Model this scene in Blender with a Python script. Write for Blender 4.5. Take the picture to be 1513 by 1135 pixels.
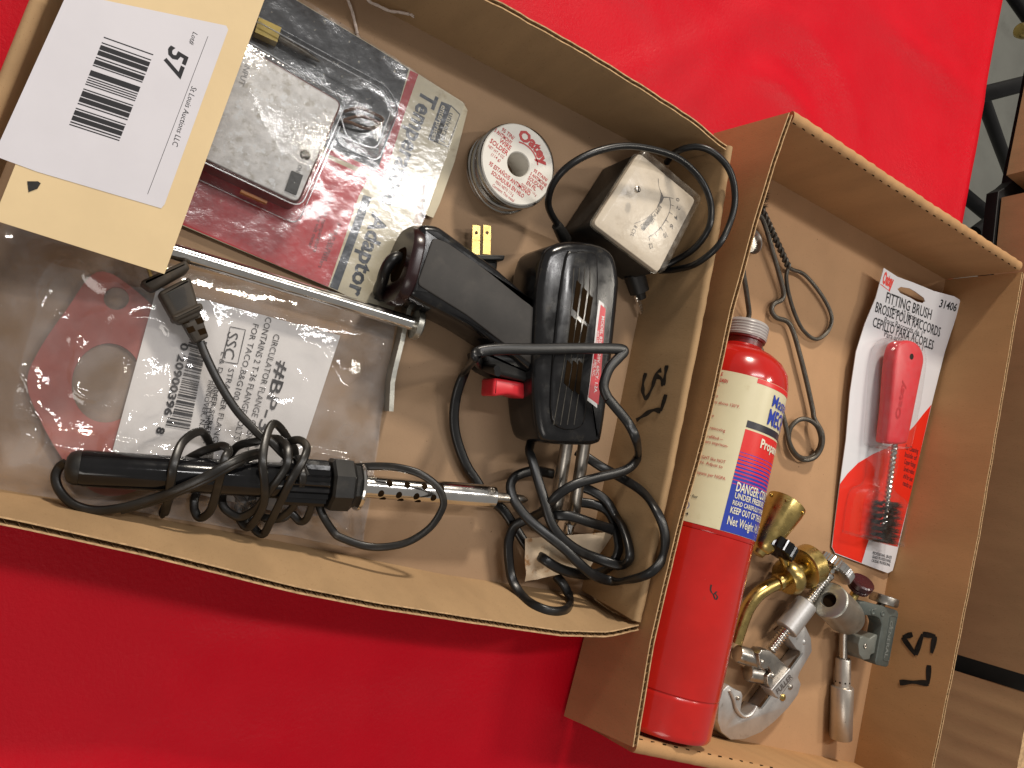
import bpy, bmesh, math, random
from mathutils import Vector, Matrix, noise
random.seed(7)
SC = bpy.context.scene
COL = SC.collection
for o in list(bpy.data.objects):
    bpy.data.objects.remove(o)
S = 0.01                                    # the code works in centimetres, the scene in metres
# ------------------------------------------------------------------ camera
F_PX, TILT, ROLL, CAM_H = 1140.0, math.radians(28.25), math.radians(-1.45), 42.0
_d = Vector((math.sin(TILT), 0, -math.cos(TILT)))
_r0 = Vector((math.cos(TILT), 0, math.sin(TILT)))
_u0 = Vector((0, 1, 0))
_r = math.cos(ROLL)*_r0 + math.sin(ROLL)*_u0
_u = -math.sin(ROLL)*_r0 + math.cos(ROLL)*_u0
CAM = Vector((0, 0, CAM_H))
cam = bpy.data.cameras.new('camera')
cam.sensor_fit = 'HORIZONTAL'; cam.sensor_width = 36.0; cam.lens = F_PX/1513.0*36.0
cam.clip_start = 0.02; cam.clip_end = 50
co = bpy.data.objects.new('camera', cam); COL.objects.link(co)
M3 = Matrix((_r, _u, -_d)).transposed()
co.matrix_world = Matrix.Translation(CAM*S) @ M3.to_4x4()
SC.camera = co
# ------------------------------------------------------------------ world, lamps, exposure
W = bpy.data.worlds.new('World'); SC.world = W; W.use_nodes = True
W.node_tree.nodes['Background'].inputs[0].default_value = (1.0, 0.95, 0.89, 1)
W.node_tree.nodes['Background'].inputs[1].default_value = 0.25
SC.view_settings.view_transform = 'Standard'; SC.view_settings.look = 'None'
SC.view_settings.exposure = 0.0; SC.view_settings.gamma = 1.0
def lamp(name, dirv, dist, power, sx, sy, col, aim=(22, 0, 0), along=None):
    l = bpy.data.lights.new(name, 'AREA'); l.shape = 'RECTANGLE'; l.size = sx; l.size_y = sy
    l.energy = power; l.color = col
    o = bpy.data.objects.new(name, l); COL.objects.link(o)
    dv = Vector(dirv).normalized(); o.location = Vector(aim)*S + dv*dist
    o.rotation_euler = dv.to_track_quat('Z', 'Y').to_euler()
    if along:
        ax_ = Vector(along); ax_ = (ax_-dv*ax_.dot(dv)).normalized(); o.rotation_euler = Matrix((ax_, dv.cross(ax_), dv)).transposed().to_euler()
    return o
lamp('ceiling_or_fill_lamp', (0.24, 0.34, 1.0), 2.6, 17, 1.2, 0.10, (1.0, 0.97, 0.95), along=(0.98, -0.2, 0))
lamp('ceiling_or_fill_lamp', (0.80, 0.15, 1.0), 2.6, 13, 0.10, 0.40, (1.0, 0.92, 0.80))
lamp('ceiling_or_fill_lamp', (0.45, 1.6, 1.0), 3.0, 70, 0.30, 0.20, (1.0, 0.90, 0.77))
lamp('ceiling_or_fill_lamp', (-0.6, -0.55, 1.0), 2.6, 9, 0.9, 0.9, (1.0, 0.93, 0.85))  # added soft fill from the near left to lighten the shaded tray walls
SC.cycles.max_bounces = 10; SC.cycles.transparent_max_bounces = 16
SC.cycles.caustics_reflective = False; SC.cycles.caustics_refractive = False
SC.cycles.use_denoising = True
# ------------------------------------------------------------------ photo ray -> point at a height / on a plane
def ray(x, y):
    return _d*F_PX + _r*(x-756.5) - _u*(y-567.5)
def P(x, y, z=0.0):
    v = ray(x, y); return CAM + v*((z-CAM_H)/v.z)
def PP(pts, z): return [P(a[0], a[1], a[2] if len(a) > 2 else z) for a in pts]
def onplane(x, y, p0, n):
    v = ray(x, y); return CAM + v*((p0-CAM).dot(n)/v.dot(n))
UP = Vector((0, 0, 1))
# ------------------------------------------------------------------ objects
ORG = {}
def tag(o, label=None, cat=None, group=None, kind=None):
    if label: o['label'] = label
    if cat: o['category'] = cat
    if group: o['group'] = group
    if kind: o['kind'] = kind
    return o
def thing(name, label, cat, loc, group=None):
    o = bpy.data.objects.new(name, None); COL.objects.link(o)
    o.empty_display_size = 0.02
    o.location = Vector(loc)*S; ORG[o.name] = Vector(loc)
    return tag(o, label, cat, group)
class M:
    def __init__(s): s.v = []; s.f = []; s.m = []
    def add(s, vs, fs, m=0):
        b = len(s.v); s.v += [Vector(q) for q in vs]
        for q in fs: s.f.append([b+i for i in q]); s.m.append(m)
        return s
    def grid(s, rows, m=0, closed_u=False, closed_v=False):
        nr, nc = len(rows), len(rows[0]); vs = [p for r in rows for p in r]; fs = []
        for i in range(nr if closed_v else nr-1):
            for j in range(nc if closed_u else nc-1):
                fs.append((i*nc+j, i*nc+(j+1) % nc, ((i+1) % nr)*nc+(j+1) % nc, ((i+1) % nr)*nc+j))
        return s.add(vs, fs, m)
    def loft(s, rings, m=0, cap0=True, cap1=True):
        s.grid(rings, m, closed_u=True); n = len(rings[0])
        if cap0: s.add(rings[0], [tuple(range(n))], m)
        if cap1: s.add(rings[-1], [tuple(range(n))], m)
        return s
    def box(s, c, ex, ey, ez, m=0):           # centre and three half-extent vectors
        c = Vector(c); ex = Vector(ex); ey = Vector(ey); ez = Vector(ez)
        vs = [c+a*ex+b*ey+d*ez for d in (-1, 1) for b in (-1, 1) for a in (-1, 1)]
        return s.add(vs, [(0, 2, 3, 1), (4, 5, 7, 6), (0, 1, 5, 4), (1, 3, 7, 5), (3, 2, 6, 7), (2, 0, 4, 6)], m)
    def prism(s, poly, z1, z0, bev=0.0, bevb=0.0, m=0, steps=3, ups=None):
        pl = ccw(poly); rings = []
        def ring(d, z): return [Vector((q[0], q[1], z)) for q in inset(pl, d)]
        if bevb > 0:
            for k in range(steps+1):
                a = math.pi/2*k/steps; rings.append(ring(bevb*(1-math.sin(a)), z0+bevb*(1-math.cos(a))))
        else: rings.append(ring(0, z0))
        if bev > 0:
            for k in range(steps+1):
                a = math.pi/2*k/steps; rings.append(ring(bev*(1-math.cos(a)), z1-bev*(1-math.sin(a))))
        else: rings.append(ring(0, z1))
        return s.loft(rings, m)
    def tube(s, pts, r, n=8, m=0, cap=True, flat=None):
        rings = sweep(pts, r, n, flat); return s.loft(rings, m, cap, cap)
    def lathe(s, p0, p1, prof, n=24, m=0, cap=True):   # prof: (cm along the axis from p0, radius)
        p0 = Vector(p0); ax = (Vector(p1)-p0).normalized(); a, b = perp(ax)
        rings = [[p0+ax*t+(a*math.cos(2*math.pi*k/n)+b*math.sin(2*math.pi*k/n))*max(r, 1e-4) for k in range(n)] for t, r in prof]
        return s.loft(rings, m, cap, cap)
    def build(s, name, mats, parent=None, sharp=38, flat=False, origin=None, kind=None):
        if origin is None:
            origin = ORG[parent.name] if parent else Vector((0, 0, 0))
        me = bpy.data.meshes.new(name)
        me.from_pydata([(q-origin)*S for q in s.v], [], s.f)
        mats = mats if isinstance(mats, (list, tuple)) else [mats]
        for k in mats: me.materials.append(k)
        me.polygons.foreach_set('material_index', s.m)
        bm = bmesh.new(); bm.from_mesh(me)
        bmesh.ops.remove_doubles(bm, verts=bm.verts, dist=1e-6)
        bmesh.ops.recalc_face_normals(bm, faces=bm.faces)
        bm.to_mesh(me); bm.free()
        me.polygons.foreach_set('use_smooth', [not flat]*len(me.polygons))
        if not flat: me.set_sharp_from_angle(angle=math.radians(sharp))
        o = bpy.data.objects.new(name, me); COL.objects.link(o)
        ORG[o.name] = origin
        if parent: o.parent = parent
        else: o.location = origin*S
        if kind: o['kind'] = kind
        return o
def perp(ax):
    a = ax.cross(UP) if abs(ax.z) < 0.9 else ax.cross(Vector((1, 0, 0)))
    a.normalize(); return a, ax.cross(a).normalized()
def ccw(p):
    A = sum(p[i][0]*p[(i+1) % len(p)][1]-p[(i+1) % len(p)][0]*p[i][1] for i in range(len(p)))
    return list(p) if A > 0 else list(reversed(p))
def inset(pl, d):
    if abs(d) < 1e-9: return [(q[0], q[1]) for q in pl]
    out = []; n = len(pl)
    for i in range(n):
        a, b, c = Vector(pl[i-1][:2]), Vector(pl[i][:2]), Vector(pl[(i+1) % n][:2])
        e1 = (b-a); e2 = (c-b)
        if e1.length < 1e-7: e1 = e2
        if e2.length < 1e-7: e2 = e1
        e1.normalize(); e2.normalize()
        n1 = Vector((-e1.y, e1.x)); n2 = Vector((-e2.y, e2.x)); k = max(0.45, 1+n1.dot(n2))
        q = b+(n1+n2)*(d/k); out.append((q.x, q.y))
    return out
def fillet(poly, r, n=4):                    # poly: 3D or 2D points in a horizontal plane
    out = []; N = len(poly)
    for i in range(N):
        a, b, c = Vector(poly[i-1]), Vector(poly[i]), Vector(poly[(i+1) % N])
        rr = r[i] if isinstance(r, (list, tuple)) else r
        if rr <= 0: out.append(b); continue
        l1 = min(rr, (a-b).length*0.48); l2 = min(rr, (c-b).length*0.48)
        p = b+(a-b).normalized()*l1; q = b+(c-b).normalized()*l2
        for k in range(n+1):
            t = k/n; out.append(p*(1-t)**2+b*2*t*(1-t)+q*t*t)
    return out
def spline(pts, n=6, closed=False):
    pts = [Vector(p) for p in pts]; N = len(pts); out = []
    for i in range(N if closed else N-1):
        if closed: p0, p1, p2, p3 = pts[i-1], pts[i], pts[(i+1) % N], pts[(i+2) % N]
        else: p0, p1, p2, p3 = pts[max(i-1, 0)], pts[i], pts[i+1], pts[min(i+2, N-1)]
        for k in range(n):
            t = k/n
            out.append(0.5*((2*p1)+(p2-p0)*t+(2*p0-5*p1+4*p2-p3)*t*t+(3*p1-p0-3*p2+p3)*t**3))
    if not closed: out.append(pts[-1])
    return out
def sweep(pts, r, n=8, flat=None):
    pts = [Vector(p) for p in pts]; rings = []; N = len(pts); side = None
    for i in range(N):
        t = (pts[min(i+1, N-1)]-pts[max(i-1, 0)])
        t = t.normalized() if t.length > 1e-9 else Vector((1, 0, 0))
        if side is None: side = perp(t)[0]
        s2 = side-t*side.dot(t)
        if flat:                              # keep the wide side of a twin lead roughly level
            h = t.cross(UP); 
            if h.length > 0.15:
                h.normalize()
                if h.dot(s2) < 0: h = -h
                s2 = s2*0.5+h*0.5
        side = s2.normalized() if s2.length > 1e-6 else perp(t)[0]
        up = t.cross(side)
        rr = r(i/(N-1)) if callable(r) else r
        ring = []
        for k in range(n):
            a = 2*math.pi*k/n
            if flat:                          # figure-of-eight section
                cx = math.cos(a); w = flat*cx; hgt = math.sin(a)*(0.72+0.45*abs(cx)**0.8*(1 if abs(cx) < .8 else .9))
                ring.append(pts[i]+(side*w+up*hgt)*rr)
            else: ring.append(pts[i]+(side*math.cos(a)+up*math.sin(a))*rr)
        rings.append(ring)
    return rings
# ------------------------------------------------------------------ lettering
_GC = {}
def glyphs(s, bold=0.0):
    k = (s, bold)
    if k not in _GC:
        cu = bpy.data.curves.new('letters', 'FONT'); cu.body = s; cu.size = 1; cu.offset = bold; cu.resolution_u = 2
        o = bpy.data.objects.new('letters', cu); me = bpy.data.meshes.new_from_object(o)
        _GC[k] = ([tuple(v.co[:2]) for v in me.vertices], [tuple(p.vertices) for p in me.polygons])
        bpy.data.objects.remove(o); bpy.data.curves.remove(cu); bpy.data.meshes.remove(me)
    return _GC[k]
def txt2(s, w, h, bold=0.0, shear=0.0):
    v, f = glyphs(s, bold)
    x0 = min(a[0] for a in v); x1 = max(a[0] for a in v); ch = 0.70
    return [((a-x0)/(x1-x0)*w+shear*b/ch*h, b/ch*h) for a, b in v], f
def text(mb, s, A, B, h, n=UP, m=0, bold=0.0, shear=0.0, lift=0.012):
    A = Vector(A); B = Vector(B); e = (B-A); w = e.length; e.normalize()
    up = Vector(n).cross(e).normalized(); v, f = txt2(s, w, h, bold, shear)
    mb.add([A+e*a+up*b+Vector(n)*lift for a, b in v], f, m)
def ribbon(mb, pts, w, n, m=0, taper=True):
    pts = spline(pts, 5); L = []; R = []; N = len(pts)
    for i, p in enumerate(pts):
        t = (pts[min(i+1, N-1)]-pts[max(i-1, 0)]).normalized(); s = Vector(n).cross(t).normalized()
        k = w*(0.8+0.25*math.sin(i*0.9)) ; L.append(p+s*k/2); R.append(p-s*k/2)
    mb.grid([L, R], m)
# ------------------------------------------------------------------ materials
def mat(name, col, rough=0.5, metal=0.0, var=0.12, vs=90, bump=0.0, bs=500, rvar=0.0, dirt=None, dirt_s=120, dirt_lo=0.55, dirt_hi=0.7,
        stretch=None, spec=0.5, coat=0.0, vor=False, dirt2=None, dirt2_s=300, d2lo=0.6, d2hi=0.66, bdist=0.0006):
    m = bpy.data.materials.new(name); m.use_nodes = True; nt = m.node_tree; N = nt.nodes; L = nt.links
    b = N['Principled BSDF']; b.inputs['Roughness'].default_value = rough; b.inputs['Metallic'].default_value = metal
    b.inputs['Specular IOR Level'].default_value = spec
    b.inputs['Coat Weight'].default_value = coat; b.inputs['Coat Roughness'].default_value = 0.12
    tc = N.new('ShaderNodeTexCoord'); src = tc.outputs['Object']
    if stretch:
        mp = N.new('ShaderNodeMapping'); mp.inputs['Scale'].default_value = stretch[:3]
        if len(stretch) > 3: mp.inputs['Rotation'].default_value = (0, 0, stretch[3])
        L.new(src, mp.inputs[0]); src = mp.outputs[0]
    def nz(scale, detail=4, rgh=0.6):
        n = N.new('ShaderNodeTexNoise'); n.inputs['Scale'].default_value = scale; n.inputs['Detail'].default_value = detail
        n.inputs['Roughness'].default_value = rgh; L.new(src, n.inputs['Vector']); return n.outputs['Fac']
    def mixc(fac, c1, c2, blend='MIX'):
        x = N.new('ShaderNodeMix'); x.data_type = 'RGBA'; x.blend_type = blend
        if hasattr(fac, 'is_linked'): L.new(fac, x.inputs[0])
        else: x.inputs[0].default_value = fac
        for q, c in ((6, c1), (7, c2)):
            if hasattr(c, 'is_linked'): L.new(c, x.inputs[q])
            else: x.inputs[q].default_value = (*c, 1)
        return x.outputs[2]
    def ramp(fac, lo, hi):
        x = N.new('ShaderNodeMapRange'); x.inputs[1].default_value = lo; x.inputs[2].default_value = hi
        x.interpolation_type = 'SMOOTHSTEP'; L.new(fac, x.inputs[0]); return x.outputs[0]
    c = mixc(ramp(nz(vs), 0.3, 0.7), [q*(1-var) for q in col], [min(1, q*(1+var)) for q in col])
    if dirt: c = mixc(ramp(nz(dirt_s, 6, 0.65), dirt_lo, dirt_hi), c, dirt)
    if dirt2: c = mixc(ramp(nz(dirt2_s, 3, 0.5), d2lo, d2hi), c, dirt2)
    L.new(c, b.inputs['Base Color'])
    if rvar:
        r = ramp(nz(vs*1.7, 5), 0.3, 0.7); a = N.new('ShaderNodeMath'); a.operation = 'MULTIPLY_ADD'
        L.new(r, a.inputs[0]); a.inputs[1].default_value = rvar; a.inputs[2].default_value = rough-rvar/2; L.new(a.outputs[0], b.inputs['Roughness'])
    if bump:
        bp = N.new('ShaderNodeBump'); bp.inputs['Strength'].default_value = bump; bp.inputs['Distance'].default_value = bdist
        if vor:
            v = N.new('ShaderNodeTexVoronoi'); v.inputs['Scale'].default_value = bs; L.new(src, v.inputs['Vector']); L.new(v.outputs['Distance'], bp.inputs['Height'])
        else: L.new(nz(bs, 5, 0.65), bp.inputs['Height'])
        L.new(bp.outputs[0], b.inputs['Normal'])
    return m
def clear(name, tint=(0.985, 0.99, 0.99), refl=0.5, rough=0.06, haze=0.04, hcol=(0.8, 0.8, 0.8), bump=0.3, bs=90, hs=200, bdist=0.002, hvar=1.0):
    m = bpy.data.materials.new(name); m.use_nodes = True; nt = m.node_tree; N = nt.nodes; L = nt.links
    N.remove(N['Principled BSDF']); out = N['Material Output']
    t = N.new('ShaderNodeBsdfTransparent'); t.inputs[0].default_value = (*tint, 1)
    g = N.new('ShaderNodeBsdfGlossy'); g.inputs['Roughness'].default_value = rough
    d = N.new('ShaderNodeBsdfDiffuse'); d.inputs[0].default_value = (*hcol, 1)
    tc = N.new('ShaderNodeTexCoord')
    n1 = N.new('ShaderNodeTexNoise'); n1.inputs['Scale'].default_value = hs; n1.inputs['Detail'].default_value = 6; L.new(tc.outputs['Object'], n1.inputs['Vector'])
    mr = N.new('ShaderNodeMapRange'); mr.inputs[1].default_value = 0.35; mr.inputs[2].default_value = 0.75
    mr.inputs[3].default_value = haze*(1-hvar*0.8); mr.inputs[4].default_value = haze*(1+hvar); L.new(n1.outputs['Fac'], mr.inputs[0])
    m1 = N.new('ShaderNodeMixShader'); L.new(mr.outputs[0], m1.inputs[0]); L.new(t.outputs[0], m1.inputs[1]); L.new(d.outputs[0], m1.inputs[2])
    lw = N.new('ShaderNodeLayerWeight'); lw.inputs['Blend'].default_value = 0.5
    pw = N.new('ShaderNodeMath'); pw.operation = 'POWER'; pw.inputs[1].default_value = 4.0; L.new(lw.outputs['Facing'], pw.inputs[0])
    mu = N.new('ShaderNodeMath'); mu.operation = 'MULTIPLY_ADD'; mu.inputs[1].default_value = refl*.8; mu.inputs[2].default_value = .05*refl*2; mu.use_clamp = True; L.new(pw.outputs[0], mu.inputs[0])
    m2 = N.new('ShaderNodeMixShader'); L.new(mu.outputs[0], m2.inputs[0]); L.new(m1.outputs[0], m2.inputs[1]); L.new(g.outputs[0], m2.inputs[2])
    if bump:
        n2 = N.new('ShaderNodeTexNoise'); n2.inputs['Scale'].default_value = bs; n2.inputs['Detail'].default_value = 5; L.new(tc.outputs['Object'], n2.inputs['Vector'])
        bp = N.new('ShaderNodeBump'); bp.inputs['Strength'].default_value = bump; bp.inputs['Distance'].default_value = bdist
        L.new(n2.outputs['Fac'], bp.inputs['Height']); L.new(bp.outputs[0], g.inputs['Normal']); L.new(bp.outputs[0], lw.inputs['Normal'])
    L.new(m2.outputs[0], out.inputs[0]); return m
KR = (0.385, 0.25, 0.132)
mt_card = mat('kraft_board', KR, 0.85, var=0.10, vs=30, bump=0.15, bs=900, dirt=(0.24, 0.135, 0.06), dirt_s=1400, dirt_lo=0.58, dirt_hi=0.75, stretch=(1, 1, 0.35), spec=0.2)
mt_floor_card = mat('kraft_floor', (0.36, 0.24, 0.15), 0.85, var=0.05, vs=22, bump=0.12, bs=900, dirt=(0.20, 0.12, 0.06), dirt_s=1100, dirt_lo=0.60, dirt_hi=0.78, dirt2=(0.12, 0.07, 0.04), dirt2_s=420, d2lo=0.74, d2hi=0.78, spec=0.2)
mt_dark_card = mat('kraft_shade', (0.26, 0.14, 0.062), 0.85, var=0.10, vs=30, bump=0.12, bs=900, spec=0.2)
mt_rim = mat('kraft_rim', (0.50, 0.33, 0.18), 0.9, var=0.25, vs=300, bump=0.5, bs=1200, spec=0.1)
mt_flute = mat('kraft_flute', (0.30, 0.185, 0.09), 0.9, var=0.2, vs=300, spec=0.1)
mt_slot = mat('slit', (0.02, 0.012, 0.006), 0.9, var=0, spec=0)
mt_marker = mat('marker_ink', (0.012, 0.011, 0.01), 0.55, var=0.5, vs=300, spec=0.4)
mt_red = mat('red_vinyl', (0.55, 0.003, 0.014), 0.43, var=0.05, vs=14, bump=0.42, bs=420, rvar=0.16, spec=0.15, bdist=0.0009)
mt_black = mat('black_plastic', (0.006, 0.006, 0.007), 0.11, var=0.2, vs=60, bump=0.02, bs=700, rvar=0.10, dirt=(0.035, 0.03, 0.024), dirt_s=160, dirt_lo=0.64, dirt_hi=0.88)
mt_bmatte = mat('black_matte', (0.011, 0.0105, 0.010), 0.45, var=0.3, vs=80, bump=0.15, bs=1500, dirt=(0.05, 0.042, 0.034), dirt_s=90, dirt_lo=0.55, dirt_hi=0.85)
mt_grip = mat('dusty_grip', (0.026, 0.023, 0.021), 0.6, var=0.25, vs=50, bump=0.08, bs=1500, dirt=(0.05, 0.044, 0.037), dirt_s=60, dirt_lo=0.5, dirt_hi=0.8, dirt2=(0.16, 0.14, 0.12), dirt2_s=900, d2lo=0.73, d2hi=0.78)
mt_cord = mat('rubber_cord', (0.007, 0.007, 0.0075), 0.33, var=0.3, vs=100, bump=0.06, bs=900, dirt=(0.032, 0.028, 0.023), dirt_s=70, dirt_lo=0.55, dirt_hi=0.85)
mt_bcord = mat('dusty_cord', (0.012, 0.0105, 0.009), 0.33, var=0.3, vs=90, bump=0.06, bs=900, dirt=(0.05, 0.040, 0.028), dirt_s=60, dirt_lo=0.5, dirt_hi=0.8)
mt_chrome = mat('chrome', (0.72, 0.70, 0.67), 0.16, 1.0, var=0.06, vs=60, bump=0.05, bs=300, rvar=0.12, dirt=(0.28, 0.22, 0.16), dirt_s=150, dirt_lo=0.66, dirt_hi=0.8)
mt_steel = mat('steel', (0.42, 0.39, 0.35), 0.34, 1.0, var=0.12, vs=100, bump=0.1, bs=500, rvar=0.15, dirt=(0.16, 0.12, 0.09), dirt_s=140, dirt_lo=0.6, dirt_hi=0.78)
mt_zinc = mat('zinc_plate', (0.46, 0.45, 0.40), 0.4, 0.9, var=0.1, vs=80, bump=0.15, bs=600, dirt=(0.22, 0.19, 0.14), dirt_s=100, dirt_lo=0.55, dirt_hi=0.8)
mt_alu = mat('cast_aluminium', (0.55, 0.54, 0.53), 0.42, 0.75, var=0.08, vs=90, bump=0.12, bs=700, dirt=(0.22, 0.19, 0.16), dirt_s=120, dirt_lo=0.62, dirt_hi=0.82)
mt_brass = mat('brass', (0.50, 0.37, 0.135), 0.30, 1.0, var=0.1, vs=80, bump=0.06, bs=500, rvar=0.15, dirt=(0.30, 0.19, 0.06), dirt_s=120, dirt_lo=0.55, dirt_hi=0.8)
mt_wire = mat('dark_wire', (0.10, 0.09, 0.075), 0.42, 0.6, var=0.2, vs=150, bump=0.1, bs=900, dirt=(0.08, 0.06, 0.045), dirt_s=200, dirt_lo=0.55, dirt_hi=0.75)
mt_manila = mat('manila', (0.72, 0.555, 0.325), 0.7, var=0.03, vs=40, bump=0.06, bs=1200, spec=0.3)
mt_label = mat('label_paper', (0.64, 0.625, 0.675), 0.5, var=0.02, vs=40, bump=0.03, bs=60, spec=0.4)
mt_ink = mat('black_ink', (0.018, 0.018, 0.022), 0.6, var=0, spec=0.3)
mt_paper = mat('insert_paper', (0.74, 0.72, 0.72), 0.6, var=0.04, vs=30, bump=0.1, bs=40, spec=0.3)
mt_gasket = mat('gasket_rubber', (0.40, 0.125, 0.105), 0.7, var=0.08, vs=80, bump=0.1, bs=900, spec=0.3)
mt_string = mat('cotton', (0.66, 0.56, 0.50), 0.9, var=0.15, vs=500, bump=0.4, bs=1500, spec=0.1)
mt_paint = mat('red_paint', (0.47, 0.011, 0.008), 0.18, var=0.07, vs=40, bump=0.03, bs=300, rvar=0.10, dirt=(0.30, 0.02, 0.012), dirt_s=90, dirt_lo=0.64, dirt_hi=0.82, coat=0.3, dirt2=(0.5, 0.3, 0.22), dirt2_s=520, d2lo=0.78, d2hi=0.80)
mt_redpl = mat('red_plastic', (0.70, 0.028, 0.04), 0.32, var=0.05, vs=60)
mt_concrete = mat('concrete', (0.16, 0.165, 0.15), 0.7, var=0.12, vs=4, bump=0.1, bs=60, dirt=(0.12, 0.12, 0.108), dirt_s=9, dirt_lo=0.5, dirt_hi=0.8)
mt_frame = mat('black_enamel', (0.006, 0.006, 0.0065), 0.5, var=0.2, vs=30, spec=0.2)
mt_blisfilm = clear('blister_plastic', refl=0.8, rough=0.09, haze=0.03, hcol=(0.75, 0.78, 0.82), bump=0.35, bs=260, hs=420, bdist=0.0012)
mt_film = clear('scuffed_film', refl=0.80, rough=0.13, haze=0.045, hcol=(0.70, 0.72, 0.75), bump=0.09, bs=260, hs=300, bdist=0.0014)
mt_bag = clear('bag_plastic', tint=(.985, .985, .985), refl=0.9, rough=0.06, haze=0.08, hcol=(0.88, 0.85, 0.86), bump=0.32, bs=80, hs=60, bdist=0.0025)
mt_clear = clear('clear_plastic', refl=0.6, rough=0.06, haze=0.02, bump=0.15, bs=150)
mt_lens = clear('yellowed_lens', tint=(0.985, 0.965, 0.93), refl=0.35, rough=0.22, haze=0.07, hcol=(0.75, 0.70, 0.62), bump=0.08, bs=200, hs=200)
# ================================================================== SETTING
# concrete floor far below the table
g = M(); g.add([(-300, -300, -76), (500, -300, -76), (500, 300, -76), (-300, 300, -76)], [(0, 1, 2, 3)])
o = g.build('floor', mt_concrete); tag(o, kind='structure')
# display table: red vinyl cover over a board, its right edge in view
E0 = P(1483, -5, -0.3); E1 = P(1424, 315, -0.3); ed = (E1-E0).normalized()
def edge_x(y): return E0.x+ed.x/ed.y*(y-E0.y)
tbl = thing('display_table', 'table covered with glossy red vinyl under the cardboard trays', 'table', (20, 0, -3))
def cloth_h(x, y):
    h = 0.22*noise.noise(Vector((x*0.06, y*0.06, 3)))+0.15*noise.noise(Vector((x*0.14, y*0.14, 7)))+.03*noise.noise(Vector((x*.45, y*.3, 2)))
    for (px, py, r0, amp, w) in ((1130, 215, 5.2, 0.34, .9), (1130, 215, 7.2, -0.15, 1.0), (1150, 200, 9.5, .22, .9), (900, 60, 4.5, .22, .9)):
        c = P(px, py, -0.3); d = math.hypot(x-c.x, y-c.y); a = math.atan2(y-c.y, x-c.x)
        h += amp*math.exp(-((d-r0)/w)**2)*max(0, math.cos(a-1.0))**2
    for (ax, ay, bx, by, amp, w) in ((830, 150, 1130, 30, .26, 1.2), (250, 965, 520, 930, .18, 1.2), (420, 1010, 700, 985, -.16, 1.6), (60, 1095, 420, 1118, .32, 1.4), (1290, 20, 1450, 150, .28, 1.1), (1000, 170, 1090, 60, .2, .9)):
        A = P(ax, ay, -.3); B = P(bx, by, -.3); ab = (B-A).xy; t = max(0, min(1, (Vector((x, y))-A.xy).dot(ab)/ab.length_squared))
        d = (Vector((x, y))-(A.xy+ab*t)).length; h += amp*math.exp(-(d/w)**2)*math.sin(math.pi*(0.1+0.8*t))
    return -0.38+max(-0.3, min(0.36, h))
g = M(); rows = []
ys = [-75+.7*i for i in range(216)]
for y in ys:
    xe = edge_x(y); xs = [-45+(xe+45)*(k/210) for k in range(211)]
    row = [Vector((x, y, cloth_h(x, y)*(1 if x < xe-1 else .8))) for x in xs]
    row += [Vector((xe+0.25, y, -0.7)), Vector((xe+0.3, y, -3.5)), Vector((xe+.1, y, -12))]
    rows.append(row)
g.grid(rows); g.build('vinyl_cover', mt_red, tbl, sharp=80)
g = M(); y0, y1 = -72, 72
g.prism([(-44, y0), (edge_x(y0)-.3, y0), (edge_x(y1)-.3, y1), (-44, y1)], -0.9, -3)
g.build('table_board', mt_bmatte, tbl)
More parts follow.
